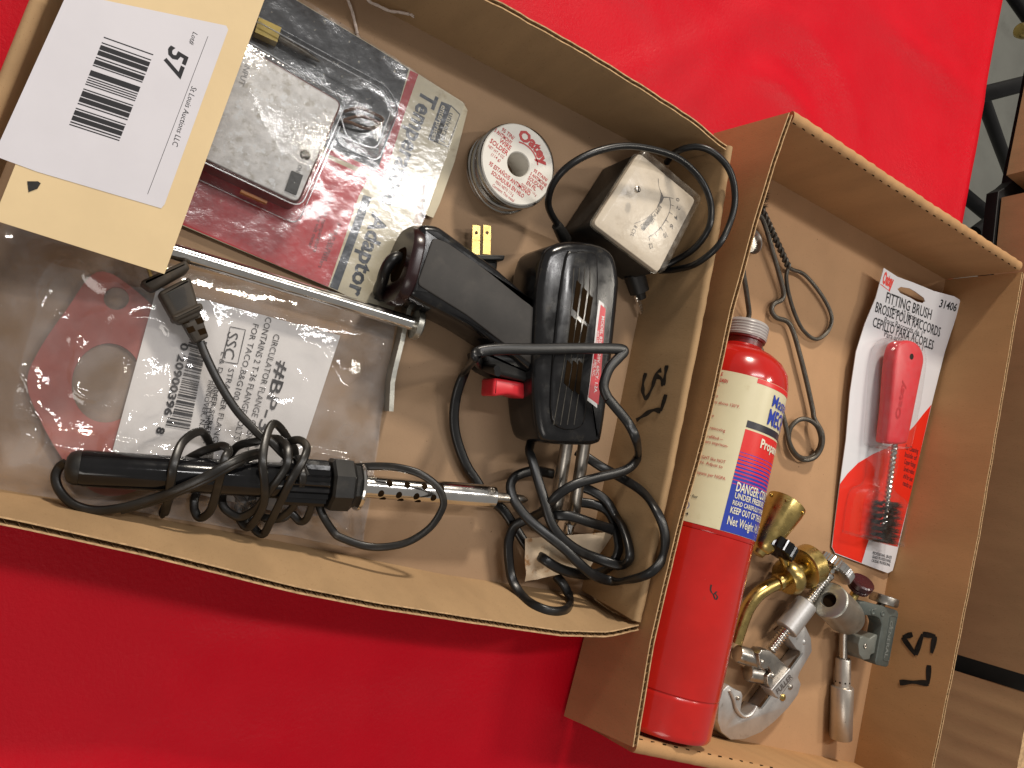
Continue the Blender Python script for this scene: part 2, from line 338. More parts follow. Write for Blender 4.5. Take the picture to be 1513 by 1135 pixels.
# ------------------------------------------------------------------ cardboard trays
def resample(L, n):
    L = [Vector(p) for p in L]; d = [0]
    for a, b in zip(L, L[1:]): d.append(d[-1]+(b-a).length)
    out = []
    for i in range(n):
        t = d[-1]*i/(n-1); k = 0
        while k < len(d)-2 and d[k+1] < t: k += 1
        out.append(L[k].lerp(L[k+1], (t-d[k])/max(1e-9, d[k+1]-d[k])))
    return out
WALLS = {}
def wall(parent, key, fpx, rpx, zf, zr, ctr, style='open', th=0.34, outer=False, m=None, wav=0.035, perf=False, name='side_wall', label=None, ext=(0.0, 0.0)):
    m = m or mt_card; n = 64
    Bs = resample(PP(fpx, zf), n); Ts = resample(PP(rpx, zr), n); g = M()
    for q_ in (Bs, Ts):
        q_[0] = q_[0]+(q_[0]-q_[1]).normalized()*ext[0]; q_[-1] = q_[-1]+(q_[-1]-q_[-2]).normalized()*ext[1]
    nv = []
    for i in range(n):
        t = Ts[min(i+1, n-1)]-Ts[max(0, i-1)]; o_ = Vector((t.y, -t.x, 0)).normalized()
        if o_.dot(Bs[i]-Vector(ctr)) < 0: o_ = -o_
        nv.append(o_)
    WALLS[key] = (Bs, Ts, nv)
    if outer: Bs = [b-o_*th for b, o_ in zip(Bs, nv)]; Ts = [b-o_*th for b, o_ in zip(Ts, nv)]
    jit = [wav*(noise.noise(Vector((i*0.35, len(key), zr)))+0.6*noise.noise(Vector((i*0.9, 4, zr)))) for i in range(n)]
    jit = [j if True else 0 for j in jit]
    Ts = [t+Vector((0, 0, j)) for t, j in zip(Ts, jit)]
    if style == 'open':
        lt = 0.07
        def strip(o0, o1, dz, mm):
            g.loft([[b+q*o0, b+q*o1, t+q*o1+UP*dz, t+q*o0+UP*dz] for b, t, q in zip(Bs, Ts, nv)], mm)
        strip(0, lt, 0, 0); strip(th-lt, th, -0.02, 0); strip(lt, th-lt, -0.38, 2)
        L = sum((Ts[i+1]-Ts[i]).length for i in range(n-1)); k = int(L/0.5*8); rT = resample(Ts, k); rn = [nv[min(n-1, int(i*n/k))] for i in range(k)]
        up = []; dn = []
        for i in range(k):
            w = th/2+(th/2-lt*0.9)*math.sin(i*2*math.pi/8); up.append(rT[i]+rn[i]*w-UP*0.03); dn.append(rT[i]+rn[i]*w-UP*0.42)
        g.grid([up, dn], 2)
        # pale raw paper edge of both liners, a hair proud of the board
        for o0, o1, dz in ((0, lt, .004), (th-lt, th, -.016)):
            g.grid([[t+q*o0+UP*dz for t, q in zip(Ts, nv)], [t+q*o1+UP*dz for t, q in zip(Ts, nv)]], 1)
    else:
        prof = [(0, -0.30)]+[(th/2-th/2*math.cos(a), -0.30+0.30*math.sin(a)) for a in [math.pi*k/8 for k in range(1, 8)]]+[(th, -0.30)]
        rows = []
        for i, (b, t, q) in enumerate(zip(Bs, Ts, nv)):
            bump = (0.05 if perf else .012)*math.sin(i*2.4)+0.03*noise.noise(Vector((i*.8, 1, 2)))
            rows.append([b]+[t+q*x+UP*(z+(bump if z > -0.2 else 0)) for x, z in prof]+[b+q*th])
        g.loft(rows, 0)
    o = g.build(name, [m, mt_rim, mt_flute], parent)
    if label: o['label'] = label
    if perf:
        g = M(); k = 30; rT = resample(Ts, k*2+1)
        for i in range(k):
            a, b = rT[2*i].lerp(rT[2*i+1], .25), rT[2*i+1]; q = nv[min(n-1, int((2*i+.5)/(2*k)*n))]
            c = (a+b)/2+q*0.035-UP*0.16; g.box(c, (b-a)*0.40, q*0.02, UP*0.02+q*.014)
        g.build('fold_perforation', mt_slot, o, kind='stuff')
    return o
def wall_pt(key, x, y):
    Bs, Ts, nv = WALLS[key]; n = len(Bs); best = None
    for i in range(n-1):
        nn = (Bs[i+1]-Bs[i]).cross(Ts[i]-Bs[i]).normalized()
        if nn.dot(CAM-Bs[i]) < 0: nn = -nn
        p = onplane(x, y, Bs[i], nn); e = Bs[i+1]-Bs[i]
        up = (Ts[i]-Bs[i]).normalized(); e2 = e-up*e.dot(up)
        t = (p-Bs[i]).dot(e2)/e2.length_squared; k = abs(t-.5)
        if best is None or k < best[0]: best = (k, p, nn)
    return best[1], best[2]
# --- tray A (left)
ZA = 5.7
trA = thing('cardboard_tray', 'large brown cardboard tray holding the soldering gun and meter', 'tray', P(450, 450, 0), 'cardboard trays on the red table')
cA = P(450, 450, 0)
TLf, TRf, BRf, BLf = (185, -190), (990, 240), (857, 878), (-174, 692)
g = M(); pl = [P(*TLf, .3), P(*TRf, .3), P(900, 896, .3), P(*BLf, .3)]
pl = [q+(q-cA).normalized()*0.7 for q in pl]
nf = 24; rows = []
for i in range(nf+1):
    a = pl[0].lerp(pl[3], i/nf); b = pl[1].lerp(pl[2], i/nf)
    rows.append([Vector((q.x, q.y, .3+.05*noise.noise(Vector((q.x*.12, q.y*.12, 0))))) for q in [a.lerp(b, j/nf) for j in range(nf+1)]])
g.grid(rows); g.prism(pl, 0.2, 0.0); g.build('floor_panel', mt_floor_card, trA)
wall(trA, 'A_top', [TLf, (600, 33), (930, 208), TRf], [(191, -300), (500, -124), (640, -43), (720, 2), (800, 45), (870, 85), (960, 141), (1020, 180), (1072, 222)], .3, ZA, cA, m=mt_card, wav=.10)
wall(trA, 'A_bottom', [BLf, (53, 732), (440, 805), (657, 849), BRf, (905, 894)], [(-221, 718), (52, 773), (200, 806), (440, 866), (560, 890), (657, 905), (760, 921), (830, 931), (900, 933), (944, 923)], .3, ZA, cA, wav=.09)
wall(trA, 'A_left', [TLf, BLf], [(189, -296), (-219, 716)], .3, ZA, cA, style='rolled', th=.6)
wall(trA, 'A_right', [TRf, (936, 500), (904, 655), (859, 872)], [(1074, 226), (1052, 365), (1026, 500), (981, 725), (958, 836), (939, 918)], .3, ZA, cA, style='rolled', th=0.55, ext=(.55, 0))
# --- tray B (right)
mt_floor_b = mat('kraft_floor_warm', (0.46, 0.275, 0.15), 0.85, var=0.05, vs=22, bump=0.12, bs=900, dirt=(0.22, 0.12, 0.055), dirt_s=1100, dirt_lo=0.60, dirt_hi=0.78, dirt2=(0.12, 0.07, 0.04), dirt2_s=420, d2lo=0.74, d2hi=0.78, spec=0.2)
mt_card_b = mat('kraft_board_warm', (0.44, 0.25, 0.115), 0.85, var=0.08, vs=30, bump=0.15, bs=900, dirt=(0.26, 0.135, 0.055), dirt_s=1400, dirt_lo=0.58, dirt_hi=0.75, stretch=(1, 1, 0.35), spec=0.2)
ZB = 6.7
trB = thing('cardboard_tray', 'smaller brown cardboard tray holding the red propane cylinder and carded brush', 'tray', P(1180, 650, 0), 'cardboard trays on the red table')
cB = P(1180, 650, 0)
g = M(); pl = [P(1085, 236, .3), P(1397, 413, .3), P(1262, 1127, .3), P(862, 1050, .3)]
pl = [q+(q-cB).normalized()*0.2 for q in pl]; rows = []
for i in range(nf+1):
    a = pl[0].lerp(pl[3], i/nf); b = pl[1].lerp(pl[2], i/nf)
    rows.append([Vector((q.x, q.y, .3+.03*noise.noise(Vector((q.x*.12, q.y*.12, 5))))) for q in [a.lerp(b, j/nf) for j in range(nf+1)]])
g.grid(rows); g.prism(pl, 0.2, 0.0); g.build('floor_panel', mt_floor_b, trB)
wall(trB, 'B_left', [(1055, 197), (833, 1058)], [(1166, 166), (1140, 240), (1113, 330), (1078, 460), (1050, 592), (1028, 680), (1005, 760), (983, 850), (960, 950), (935, 1104)], .0, ZB, cB, m=mt_card_b, outer=True, wav=.03)
wall(trB, 'B_right', [(1397, 413), (1312, 850), (1262, 1127)], [(1510, 402), (1443, 800), (1411, 965), (1367, 1184)], .3, ZB, cB, m=mt_card_b, wav=.03)
wall(trB, 'B_top', [(1091, 238), (1135, 262), (1397, 413)], [(1172, 180), (1186, 188), (1350, 297), (1509, 400)], .3, ZB, cB, m=mt_card_b, style='rolled', th=0.85, perf=True)
wall(trB, 'B_bottom', [(870, 1052), (1057, 1087), (1262, 1127)], [(944, 1092), (1139, 1134), (1367, 1182)], .3, ZB, cB, m=mt_card_b, style='rolled', th=0.85, perf=True)
# handwritten 57 on both trays
def off_wall(key, pts, gap, top):
    out = []
    for x, y, z in pts:
        p, nn = wall_pt(key, x, y); out.append((x, y, max(z, min(top, p.z+gap))))
    return out
def scrawl(parent, key, strokes, w, name='handwritten_number'):
    g = M()
    for st in strokes:
        pts = []; nn = UP
        for x, y in st:
            p, nn = wall_pt(key, x, y); pts.append(p+nn*0.045)
        ribbon(g, pts, w, nn)
    return g.build(name, mt_marker, parent)
def zz(ox, oy, k, pts): return [(ox+x/k, oy+y/k) for x, y in pts]
scrawl(trA, 'A_right', [zz(640, 500, 3.7825, [(1190, 195), (1176, 250), (1175, 300), (1192, 335), (1225, 280), (1250, 200), (1278, 178)]),
                        zz(640, 500, 3.7825, [(1308, 152), (1300, 200), (1288, 265)]), zz(640, 500, 3.7825, [(1240, 210), (1275, 225), (1290, 265)]),
                        zz(640, 500, 3.7825, [(1303, 315), (1275, 408)]), zz(640, 500, 3.7825, [(1275, 408), (1235, 402), (1185, 428), (1138, 460)])], 0.34)
scrawl(trB, 'B_right', [zz(1250, 800, 3.388, [(335, 466), (285, 480)]), zz(1250, 800, 3.388, [(285, 480), (350, 570)]), zz(1250, 800, 3.388, [(350, 568), (385, 465)]),
                        zz(1250, 800, 3.388, [(385, 465), (450, 475)]), zz(1250, 800, 3.388, [(447, 475), (430, 560)]),
                        zz(1250, 800, 3.388, [(417, 620), (412, 714)]), zz(1250, 800, 3.388, [(416, 712), (340, 705), (270, 708)])], 0.42)
# ------------------------------------------------------------------ other table, trays and stand on the right, seen past the edge
side = thing('side_table', 'black table edge under the trays at the right', 'table', P(1500, 600, -1))
a, b = P(1474, 282, -.3), P(1400, 990, -.3); dd = (b-a).normalized(); q = Vector((-dd.y, dd.x, 0)); q = q if q.x > 0 else -q
g = M(); g.prism([P(1569, -150, 0)+q*1.5, P(1487, 259, 0)+q*1.5, a-dd*.8+q*1.2, a+dd*.1-q*.05, b+dd*20-q*.1, b+dd*20+q*40, P(1569, -150, 0)+q*40], -.15, -1.3, .1); g.build('table_top', mt_frame, side)
def side_tray(label, p0, p1, h, depth, lip, mm, rim_px=None, ridges=False):
    A = P(*p0, 0); B = P(*p1, 0); e = (B-A).normalized(); qq = Vector((-e.y, e.x, 0)); qq = qq if qq.x > 0 else -qq
    t = thing('cardboard_tray', label, 'tray', (A+B)/2+qq*depth/2, 'brown trays on the side table')
    th = .4; L = (B-A).length
    def wl(o, d, l, inn):
        g = M(); n = 48; rows = []
        for i in range(n+1):
            p = o+d*l*i/n; off = 0.06*(1-abs(math.sin(i*math.pi/6)))*(1 if ridges else 0)
            rows.append([p, p-inn*off+UP*h*.5, p-inn*off+UP*h, p+inn*th+UP*h, p+inn*th])
        g.loft(rows, 0); k = int(l/.6*8); zg = []
        for i in range(k): zg.append(o+d*l*i/k+inn*(th/2+(th/2-.07)*math.sin(i*math.pi/4)))
        g.grid([[z+UP*(h+.03) for z in zg], [z+UP*(h-.1) for z in zg]], 2)
        g.grid([[o+d*l*i/20+UP*(h+.006)-inn*.01 for i in range(21)], [o+d*l*i/20+UP*(h+.006)+inn*.09 for i in range(21)]], 1)
        g.build('side_wall', [mm, mt_rim, mt_flute], t)
    wl(A, e, L, qq); wl(A+qq*depth, e, L, -qq); wl(A+e*.001+qq*th, qq, depth-2*th, e); wl(B-e*.001+qq*th, qq, depth-2*th, -e)
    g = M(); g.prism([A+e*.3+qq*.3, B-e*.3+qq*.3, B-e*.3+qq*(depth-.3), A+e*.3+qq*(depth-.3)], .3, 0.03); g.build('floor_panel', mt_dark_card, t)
    if lip:                                   # flap folded flat over the top edge
        g = M(); n = 16; g.loft([[p+UP*(h+.05), p+qq*1.5+UP*(h+.0), p+qq*1.5+UP*(h-.2), p+qq*.45+UP*(h-.2), p+UP*(h+.02)] for p in [A+e*(1.0+(L-2)*i/n)-qq*.02 for i in range(n+1)]])
        g.build('flap', mt_rim, t)
    return t
side_tray('brown tray standing upper right beyond the red table', (1569, -150), (1487, 259), 6.5, 22, False, mt_card)
side_tray('long brown tray right of the propane tray on the side table', (1480, 292), (1411, 966), 6.6, 24, False, mt_card)
side_tray('brown tray with rippled wall and pale folded flap at lower right', (1408, 990), (1360, 1230), 6.4, 24, True, mt_card, ridges=True)
# folding stand of black tube
st = thing('folding_stand', 'black tubular folding stand on the concrete floor beyond the red table', 'stand', P(1480, 200, -76))
for (a, za), (b, zb), r in ((((1430, 145), -22), ((1560, 112), -22), 1.15), (((1446, 130), -25), ((1512, 310), -45), 1.0), (((1405, 272), -40), ((1482, 336), -40), 1.25), (((1440, 344), -34), ((1500, 300), -34), 1.1), (((1490, -16), -30), ((1560, 84), -30), 1.1)):
    g = M(); A = P(*a, za); B = P(*b, zb); g.tube([A.lerp(B, k/6) for k in range(7)], r, 12); g.build('tube', mt_frame, st)
g = M(); c = P(1511, 46, -26); g.lathe(c-Vector((1.1, 0, 0)), c+Vector((1.1, 0, 0)), [(0, 0.2), (.1, .9), (.5, 1.15), (1.7, 1.15), (2.1, .9), (2.2, .2)], 20); g.build('brass_knob', mt_brass, st)
# ================================================================== OBJECTS IN THE LEFT TRAY
def ptext(mb, s, pl, A, B, hpx, m=0, bold=0.0, shear=0.0, lift=0.012):
    a = onplane(*A, *pl); b = onplane(*B, *pl); k = (b-a).length/math.dist(A, B)
    text(mb, s, a, b, hpx*k, pl[1], m, bold, shear, lift)
def ppoly(mb, pl, pts, m=0, lift=0.01):
    mb.add([onplane(x, y, *pl)+pl[1]*lift for x, y in pts], [tuple(range(len(pts)))], m)
def pplate(mb, pl, pts, th, m=0):             # plate of thickness th whose upper face is on the plane
    t = [onplane(x, y, *pl) for x, y in pts]; mb.loft([[q-pl[1]*th for q in t], t], m)
def plane3(a, b, c):
    n = (b-a).cross(c-a).normalized()
    return (a, n if n.z > 0 else -n)
def flatz(z): return (Vector((0, 0, z)), UP)
def lineup(mb, s, pl, A, B, hpx, **k): ptext(mb, s, pl, A, B, hpx, **k)
# ---- manila tag with the lot sticker
pt = plane3(P(390, 0, 5.0), P(243, 405, 4.3), P(53, 165, 6.5))
tg = thing('manila_tag', 'manila tag card with a white barcode lot sticker lying over the tray corner', 'tag', P(200, 150, 4.8))
g = M(); c4 = [(243, 405), (475, -232), (205, -210), (-10, 325)]; nn = 14; rows = []
c3 = [onplane(*q, *pt) for q in c4]
def tagp(u, v): return c3[3].lerp(c3[0], u).lerp(c3[2].lerp(c3[1], u), v)+pt[1]*(0.10*math.sin(math.pi*u)*0)
top = [[tagp(i/nn, j/nn) for i in range(nn+1)] for j in range(nn+1)]
g.grid(top); g.grid([[q-pt[1]*.05 for q in r] for r in top])
per = [tagp(i/nn, 0) for i in range(nn)]+[tagp(1, j/nn) for j in range(nn)]+[tagp(1-i/nn, 1) for i in range(nn)]+[tagp(0, 1-j/nn) for j in range(nn)]
g.grid([per, [q-pt[1]*.05 for q in per]], closed_u=True); g.build('card', mt_manila, tg)
g = M(); ppoly(g, pt, [(-10, 230), (55, 254), (238, 308), (243, 302), (337, 44), (334, 38), (152, 0), (100, -12)][::1], lift=.018); lb = g.build('lot_sticker', mt_label, tg)
g = M(); ptext(g, '57', pt, (252, 67), (239, 102), 27, bold=.03, lift=.024)
ptext(g, 'Lot#', pt, (285, 47), (279, 64), 7, lift=.024); ptext(g, 'St Louis Auctions LLC', pt, (283, 127), (254, 214), 8, lift=.024)
ppoly(g, pt, [(306.5, 54), (307.3, 54), (218.2, 287), (217.4, 287)], lift=.024); g.build('lot_lettering', mt_ink, lb)
g = M(); A0, A1 = (153.5, 54.5), (101, 187); B0, B1 = (226.5, 80.5), (175, 211)
bars = [(0, .012), (.06, .012), (.09, .05), (.15, .05), (.222, .013), (.25, .05), (.31, .012), (.37, .06), (.445, .012), (.47, .012), (.495, .012), (.52, .012), (.575, .012), (.60, .06), (.67, .05), (.735, .013), (.79, .012), (.815, .05), (.875, .05), (.94, .014), (.97, .012)]
for t, w in bars:
    L_ = lambda a, b, k: (a[0]+(b[0]-a[0])*k, a[1]+(b[1]-a[1])*k)
    ppoly(g, pt, [L_(A0, A1, t), L_(B0, B1, t), L_(B0, B1, t+w), L_(A0, A1, t+w)], lift=.024)
g.build('barcode', mt_ink, lb)
g = M(); ppoly(g, pt, [(40, 268), (56, 268), (60, 271), (55, 279), (42, 284)], lift=.022); g.build('ink_mark', mt_marker, tg)
# ---- white string of the tag
so = thing('cotton_string', 'white cotton string with two frayed ends at the far tray wall', 'string', P(540, -20, .4))
g = M(); pts = spline(PP([(528, 50, .42), (525, 36, .5), (520, 16, .65), (514, 0, .8), (505, -22, 1.4), (512, -45, 2), (530, -28, 1.9), (544, 0, 1.5), (558, 8, 1.4), (575, 16, 1.35), (590, 18, 1.3), (604, 21, 1.3)], 0), 6)
g.tube(pts, lambda t: .085*(1+.35*math.sin(t*90)*.3), 7)
for e, d in ((pts[0], pts[0]-pts[2]), (pts[-1], pts[-1]-pts[-3])):
    d.normalize(); a, b = perp(d)
    for k in range(7): g.tube([e, e+d*.3+a*.12*math.cos(k)*1.2+b*.10*math.sin(k*2)], .03, 4)
g.build('twine', mt_string, so)
# ---- carded blister pack
pk = thing('blister_pack', 'scuffed blister pack of an old temperature adaptor under the manila tag', 'package', P(450, 230, .4))
mt_cream = mat('old_print_card', (0.58, 0.52, 0.38), 0.55, var=.06, vs=40, bump=.05, bs=200, dirt=(.34, .26, .15), dirt_s=60, dirt_lo=.55, dirt_hi=.75, dirt2=(.10, .06, .03), dirt2_s=240, d2lo=.72, d2hi=.75)
mt_pblue = mat('faded_blue_print', (0.02, 0.028, 0.045), .5, var=.2, vs=150, dirt=(.5, .46, .36), dirt_s=260, dirt_lo=.62, dirt_hi=.7)
mt_pblack = mat('faded_black_print', (0.012, 0.014, 0.02), .5, var=.3, vs=150, dirt=(.5, .46, .36), dirt_s=300, dirt_lo=.64, dirt_hi=.70)
mt_pred = mat('faded_red_print', (0.40, 0.014, 0.022), .5, var=.12, vs=60, dirt=(.6, .35, .32), dirt_s=200, dirt_lo=.62, dirt_hi=.8)
zc = .62; pc = flatz(zc)
card = [(200, 300), (330, -80), (350, -55), (440, 1), (560, 73), (684, 151), (691, 163), (672, 238), (650, 300), (640, 322), (626, 316), (631, 268), (624, 272), (611, 330), (606, 372), (579, 470), (494, 428), (269, 333)]
g = M(); pplate(g, pc, card, .09); g.build('backing_card', mt_cream, pk)
g = M()
ppoly(g, pc, [(345, -57), (440, 2), (560, 74), (604, 102), (596, 130), (575, 205), (560, 252), (482, 218), (300, 130)], 2)           # black panel
ppoly(g, pc, [(606, 104), (618, 110), (597, 170), (568, 264), (480, 226), (482, 219), (558, 252), (580, 185)], 1, .013)            # red border
ppoly(g, pc, [(202, 296), (270, 100), (420, 206), (470, 228), (545, 262), (530, 290), (485, 424), (269, 332)], 1, .012)            # red panel
ppoly(g, pc, [(537, 288), (549, 292), (499, 429), (487, 424)], 0, .013)                                                     # blue rule
ppoly(g, pc, [(652, 150), (667, 156), (647, 212), (632, 206)], 0, .013)
for q in ([(667, 156), (680, 169), (679, 170), (666.5, 157.5)], [(680, 169), (662, 218), (661, 217.5), (679, 169)], [(662, 218), (647, 212), (647.3, 211), (662, 217)]): ppoly(g, pc, q, 0, .013)
ptext(g, 'Temperature', pc, (625, 131), (562, 298), 25, 0, bold=.03, lift=.016)
ptext(g, 'Adaptor', pc, (551, 313), (514, 433), 24, 0, bold=.03, lift=.016)
ptext(g, 'universal', pc, (664, 166), (650, 208), 8, 0, bold=.01, lift=.016)
ptext(g, 'enterprises', pc, (653, 155), (637, 205), 8, 3, bold=.01, lift=.018)
ptext(g, 'MODEL', pc, (574, 396), (562, 444), 9, 2, lift=.016); ptext(g, 'TA1', pc, (560, 412), (553, 442), 14, 2, bold=.035, lift=.016)
for k, (a, b) in enumerate((((488, 285), (462, 372)), ((477, 300), (455, 365)), ((500, 330), (478, 385)), ((489, 345), (470, 395)))):
    ptext(g, ['measures temperature', 'with any volt meter', 'plugs in to most', 'pocket testers'][k], pc, a, b, 6, 2, lift=.016)
g.build('printing', [mt_pblue, mt_pred, mt_pblack, mt_cream], pk)
mt_dev = mat('worn_silver_paint', (0.54, 0.53, 0.53), .5, .05, var=.14, vs=160, bump=.25, bs=420, dirt=(.36, .34, .31), dirt_s=210, dirt_lo=.5, dirt_hi=.68, dirt2=(.60, .61, .63), dirt2_s=330, d2lo=.55, d2hi=.66)
mt_devside = mat('case_red_reflection', (0.10, 0.02, 0.016), .35, var=.2, vs=40)  # deep red reflection on the case side, put into its base colour
dv = P(420, 180, 2.3)
g = M(); dev = [P(*q, 2.35) for q in [(335, 50), (507, 151), (441, 303), (270, 222)]]; g.prism(fillet(dev, .45), 2.30, .68, .12); dvo = g.build('adaptor_case', mt_devside, pk)
g = M(); g.prism([Vector(q).to_3d() if len(q) < 3 else q for q in [Vector((a[0], a[1], 0)) for a in inset(ccw(fillet(dev, .45)), .10)]], 2.37, 2.28, .05); g.build('face_plate', mt_dev, dvo)
pf = flatz(2.37); g = M(); pplate(g, flatz(2.45), [(431, 252), (448, 259), (438, 288), (421, 281)], .1); g.build('slide_switch', mt_bmatte, dvo)
g = M(); c = onplane(451, 229, *pf); g.lathe(c-UP*.02, c+UP, [(0, .27), (.03, .27), (.035, .20), (.02, .001)], 16); g.build('dial_hole', mt_slot, dvo)
g = M(); ptext(g, 'ON', pf, (441, 243), (437, 253), 6); g.build('switch_lettering', mat('worn_print', (.10, .10, .11), .6), dvo); g = M(); ptext(g, 'INPUT', pf, (362, 94), (352, 124), 8)
g.build('case_lettering', mat('faint_print', (.22, .22, .23), .6), dvo)
g = M(); mo = mat('amber_lens', (.45, .16, .02), .4); p0 = P(355, 283, 1.3); p1 = P(394, 300, 1.3); e = (p1-p0).normalized(); g.box((p0+p1)/2, (p1-p0)/2, Vector((e.y, -e.x, 0))*.08, UP*.16); g.build('amber_strip', mo, dvo)
g = M(); g.tube(spline(PP([(508, 165, 1.0), (530, 160, 1.3), (552, 168, 1.1), (566, 178, .9), (545, 190, 1.0), (520, 182, 1.2), (508, 178, 1.1), (535, 172, 1.4), (560, 182, 1.3)], 0), 6), .09, 7)
g.build('lead_wire', mat('brown_lead', (.10, .04, .016), .6), pk)
g = M(); a = P(378, 40, 1.0); b = P(411, 55, 1.0); e = (b-a).normalized(); g.box((a+b)/2, (b-a)/2, Vector((-e.y, e.x, 0))*.42, UP*.3); g.build('plug_sleeve', mat('yellow_sleeve', (.62, .45, .08), .4, dirt=(.4, .28, .04)), pk)
g = M(); g.lathe(P(411, 56, 1.0), P(470, 90, 1.0), [(0, .1), (.05, .22), (1.2, .22), (1.7, .16), (2.3, .06)], 16); g.build('probe_tip', mt_wire, pk)
def bil(c, u, v): return c[0].lerp(c[1], u).lerp(c[3].lerp(c[2], u), v)
fc = [P(*q, zc+.03) for q in [(330, -80), (690, 154), (578, 468), (200, 300)]]
g = M(); rows = []; n1, n2 = 110, 80
for j in range(n2+1):
    r_ = []
    for i in range(n1+1):
        u, v = i/n1, j/n2; q = bil(fc, .004+.988*u, .004+.992*v); h = .07*abs(noise.noise(q*.45))+.005*noise.noise(q*2.0)
        r_.append(q+UP*(.035+h*(1-.75*max(0, min(1, (u-.74)/.08)))))
    rows.append(r_)
g.grid(rows); g.build('film', mt_film, pk, sharp=180)
g = M(); o1 = [P(*q, 1.6) for q in [(330, 40), (513, 146), (520, 158), (458, 318), (440, 328), (270, 250)]]; o0 = [P(*q, zc+.1) for q in [(310, 48), (508, 168), (500, 200), (452, 322), (425, 338), (240, 262)]]
def shell(g, base, top, zt, r, n=5):
    B_ = fillet(base, r); T_ = fillet(top, r); rings = [B_]
    for k in range(1, n+1):
        t = k/n; rings.append([a.lerp(Vector((b.x, b.y, 0)), t*.7) .to_3d() if False else Vector((a.x+(b.x-a.x)*t, a.y+(b.y-a.y)*t, a.z+(zt-.15-a.z)*t)) for a, b in zip(B_, T_)])
    for d, z in ((.03, zt-.06), (.12, zt)):
        rings.append([Vector((q[0], q[1], z)) for q in inset([(v.x, v.y) for v in T_], d)])
    g.loft(rings, 0, False, True)
mt_bead = clear('bright_edge_bead', tint=(.9, .92, .94), refl=1.6, rough=.12, haze=.30, hcol=(.85, .87, .9), bump=0, hs=300)  # milky bead added along the dome edges, painting in their bright outline
def bead(ring, z, r, w, par):
    q = [Vector((v[0], v[1], z)) for v in fillet(ring, r)]; g = M(); g.tube(q+[q[0]], w, 6); g.build('bright_edge_bead', mt_bead, par)
tp = [Vector((q[0], q[1], 0)) for q in inset(ccw([(v.x, v.y) for v in dev]), -.14)]
bs = [Vector((q[0], q[1], zc+.1)) for q in inset(ccw([(v.x, v.y) for v in dev]), -.55)]
shell(g, bs, tp, 2.55, .6); g.build('blister_dome', mt_blisfilm, pk, sharp=60)
bead(tp, 2.53, .6, .035, pk); bead(bs, zc+.16, .6, .03, pk)
g = M(); tp = PP([(372, 28), (455, 74), (566, 134), (579, 160), (556, 222), (512, 206), (500, 160), (360, 70)], 1.6); bs = PP([(365, 16), (456, 66), (572, 128), (590, 162), (558, 240), (500, 214), (482, 160), (340, 66)], zc+.1)
if ccw([(v.x, v.y) for v in tp])[0] != (tp[0].x, tp[0].y): tp = tp[::-1]; bs = bs[::-1]
shell(g, bs, tp, 1.7, .5); g.build('blister_dome', mt_blisfilm, pk, sharp=60)
bead(tp, 1.67, .5, .04, pk); bead(bs, zc+.16, .5, .03, pk)
# ---- solder spool
sp = thing('solder_spool', 'round spool of solder wire with a white red-lettered face', 'spool', P(745, 258, .35))
zt = 2.45; c = P(766, 243, zt); e1 = (P(768+47, 243+37, zt)-P(768, 243, zt)).normalized(); e2 = UP.cross(e1); R = (P(735, 290, zt)-c).length*1.06
R = ((P(821, 243, zt)-P(716, 243, zt)).length+(P(766, 183, zt)-P(766, 303, zt)).length)/4
mt_spw = mat('spool_white', (.70, .68, .63), .45, var=.04, vs=60, dirt=(.48, .42, .33), dirt_s=120, dirt_lo=.6, dirt_hi=.8)
def ringdisc(g, c, R, r, z0, z1, n=40, m=0):
    prof = [(r, z0), (R-.06, z0), (R, z0+.06), (R, z1-.06), (R-.06, z1), (r+.05, z1), (r, z1-.05), (r, z0)]
    g.grid([[Vector((c.x+a*math.cos(2*math.pi*k/n), c.y+a*math.sin(2*math.pi*k/n), z)) for k in range(n)] for a, z in prof], m, closed_u=True)
rh = R*.30
g = M(); ringdisc(g, c, R, rh, zt-.18, zt, 56); fl = g.build('flange', mt_spw, sp)
g = M(); ringdisc(g, c, R, rh, .37, .55, 56); g.build('flange', mt_spw, sp)
g = M(); ringdisc(g, c, rh+.12, rh, .5, zt-.1, 40); g.build('core', mt_spw, sp)
g = M(); mt_solder = mat('solder', (.42, .40, .37), .25, 1.0, var=.1, bump=.05, bs=300)
for k in range(7):
    zz_ = .68+k*.255; rr = R-.02-.10*(k % 2)-.05*random.random(); pts = [Vector((c.x+(rr+.05*math.sin(3*a+k))*math.cos(a), c.y+(rr+.05*math.sin(3*a+k))*math.sin(a), zz_+.10*math.sin(a+k*1.3))) for a in [2*math.pi*i/48 for i in range(49)]]
    g.tube(pts, .145, 8)
ringdisc(g, c, R-.25, rh+.12, .55, zt-.2, 40)
g.build('solder_wire', mt_solder, sp)
mt_rink = mat('red_ink', (.45, .03, .03), .5, var=.1)
g = M()
def spt(s, u0, u1, v, h, bold=.02): text(g, s, c+e1*(u0*R)+e2*(v*R), c+e1*(u1*R)+e2*(v*R), h*R, UP, 0, bold, lift=.012)
def arct(s, rad, a0, a1, h, bold):
    v, f = txt2(s, 1, h, bold); g.add([c+(e1*math.cos(a0+(a1-a0)*x)+e2*math.sin(a0+(a1-a0)*x))*R*(rad+y)+UP*.012 for x, y in v], f)
arct('Oatey', .60, math.radians(118), math.radians(35), .27, .045)
g.grid([[c+(e1*math.cos(a)+e2*math.sin(a))*R*q+UP*.012 for a in [math.radians(118-83*k/16) for k in range(17)]] for q in (.53, .565)])
spt('95 ESTAÑO/5 ANTIMONIO', -.66, .62, -.50, .105); spt('SOLDADURA EN HILO', -.50, .50, -.655, .105); spt('PESO NETO 113 g', -.30, .25, -.775, .075, .005); spt('Contient: This metal', -.33, .33, -.895, .075, .005)
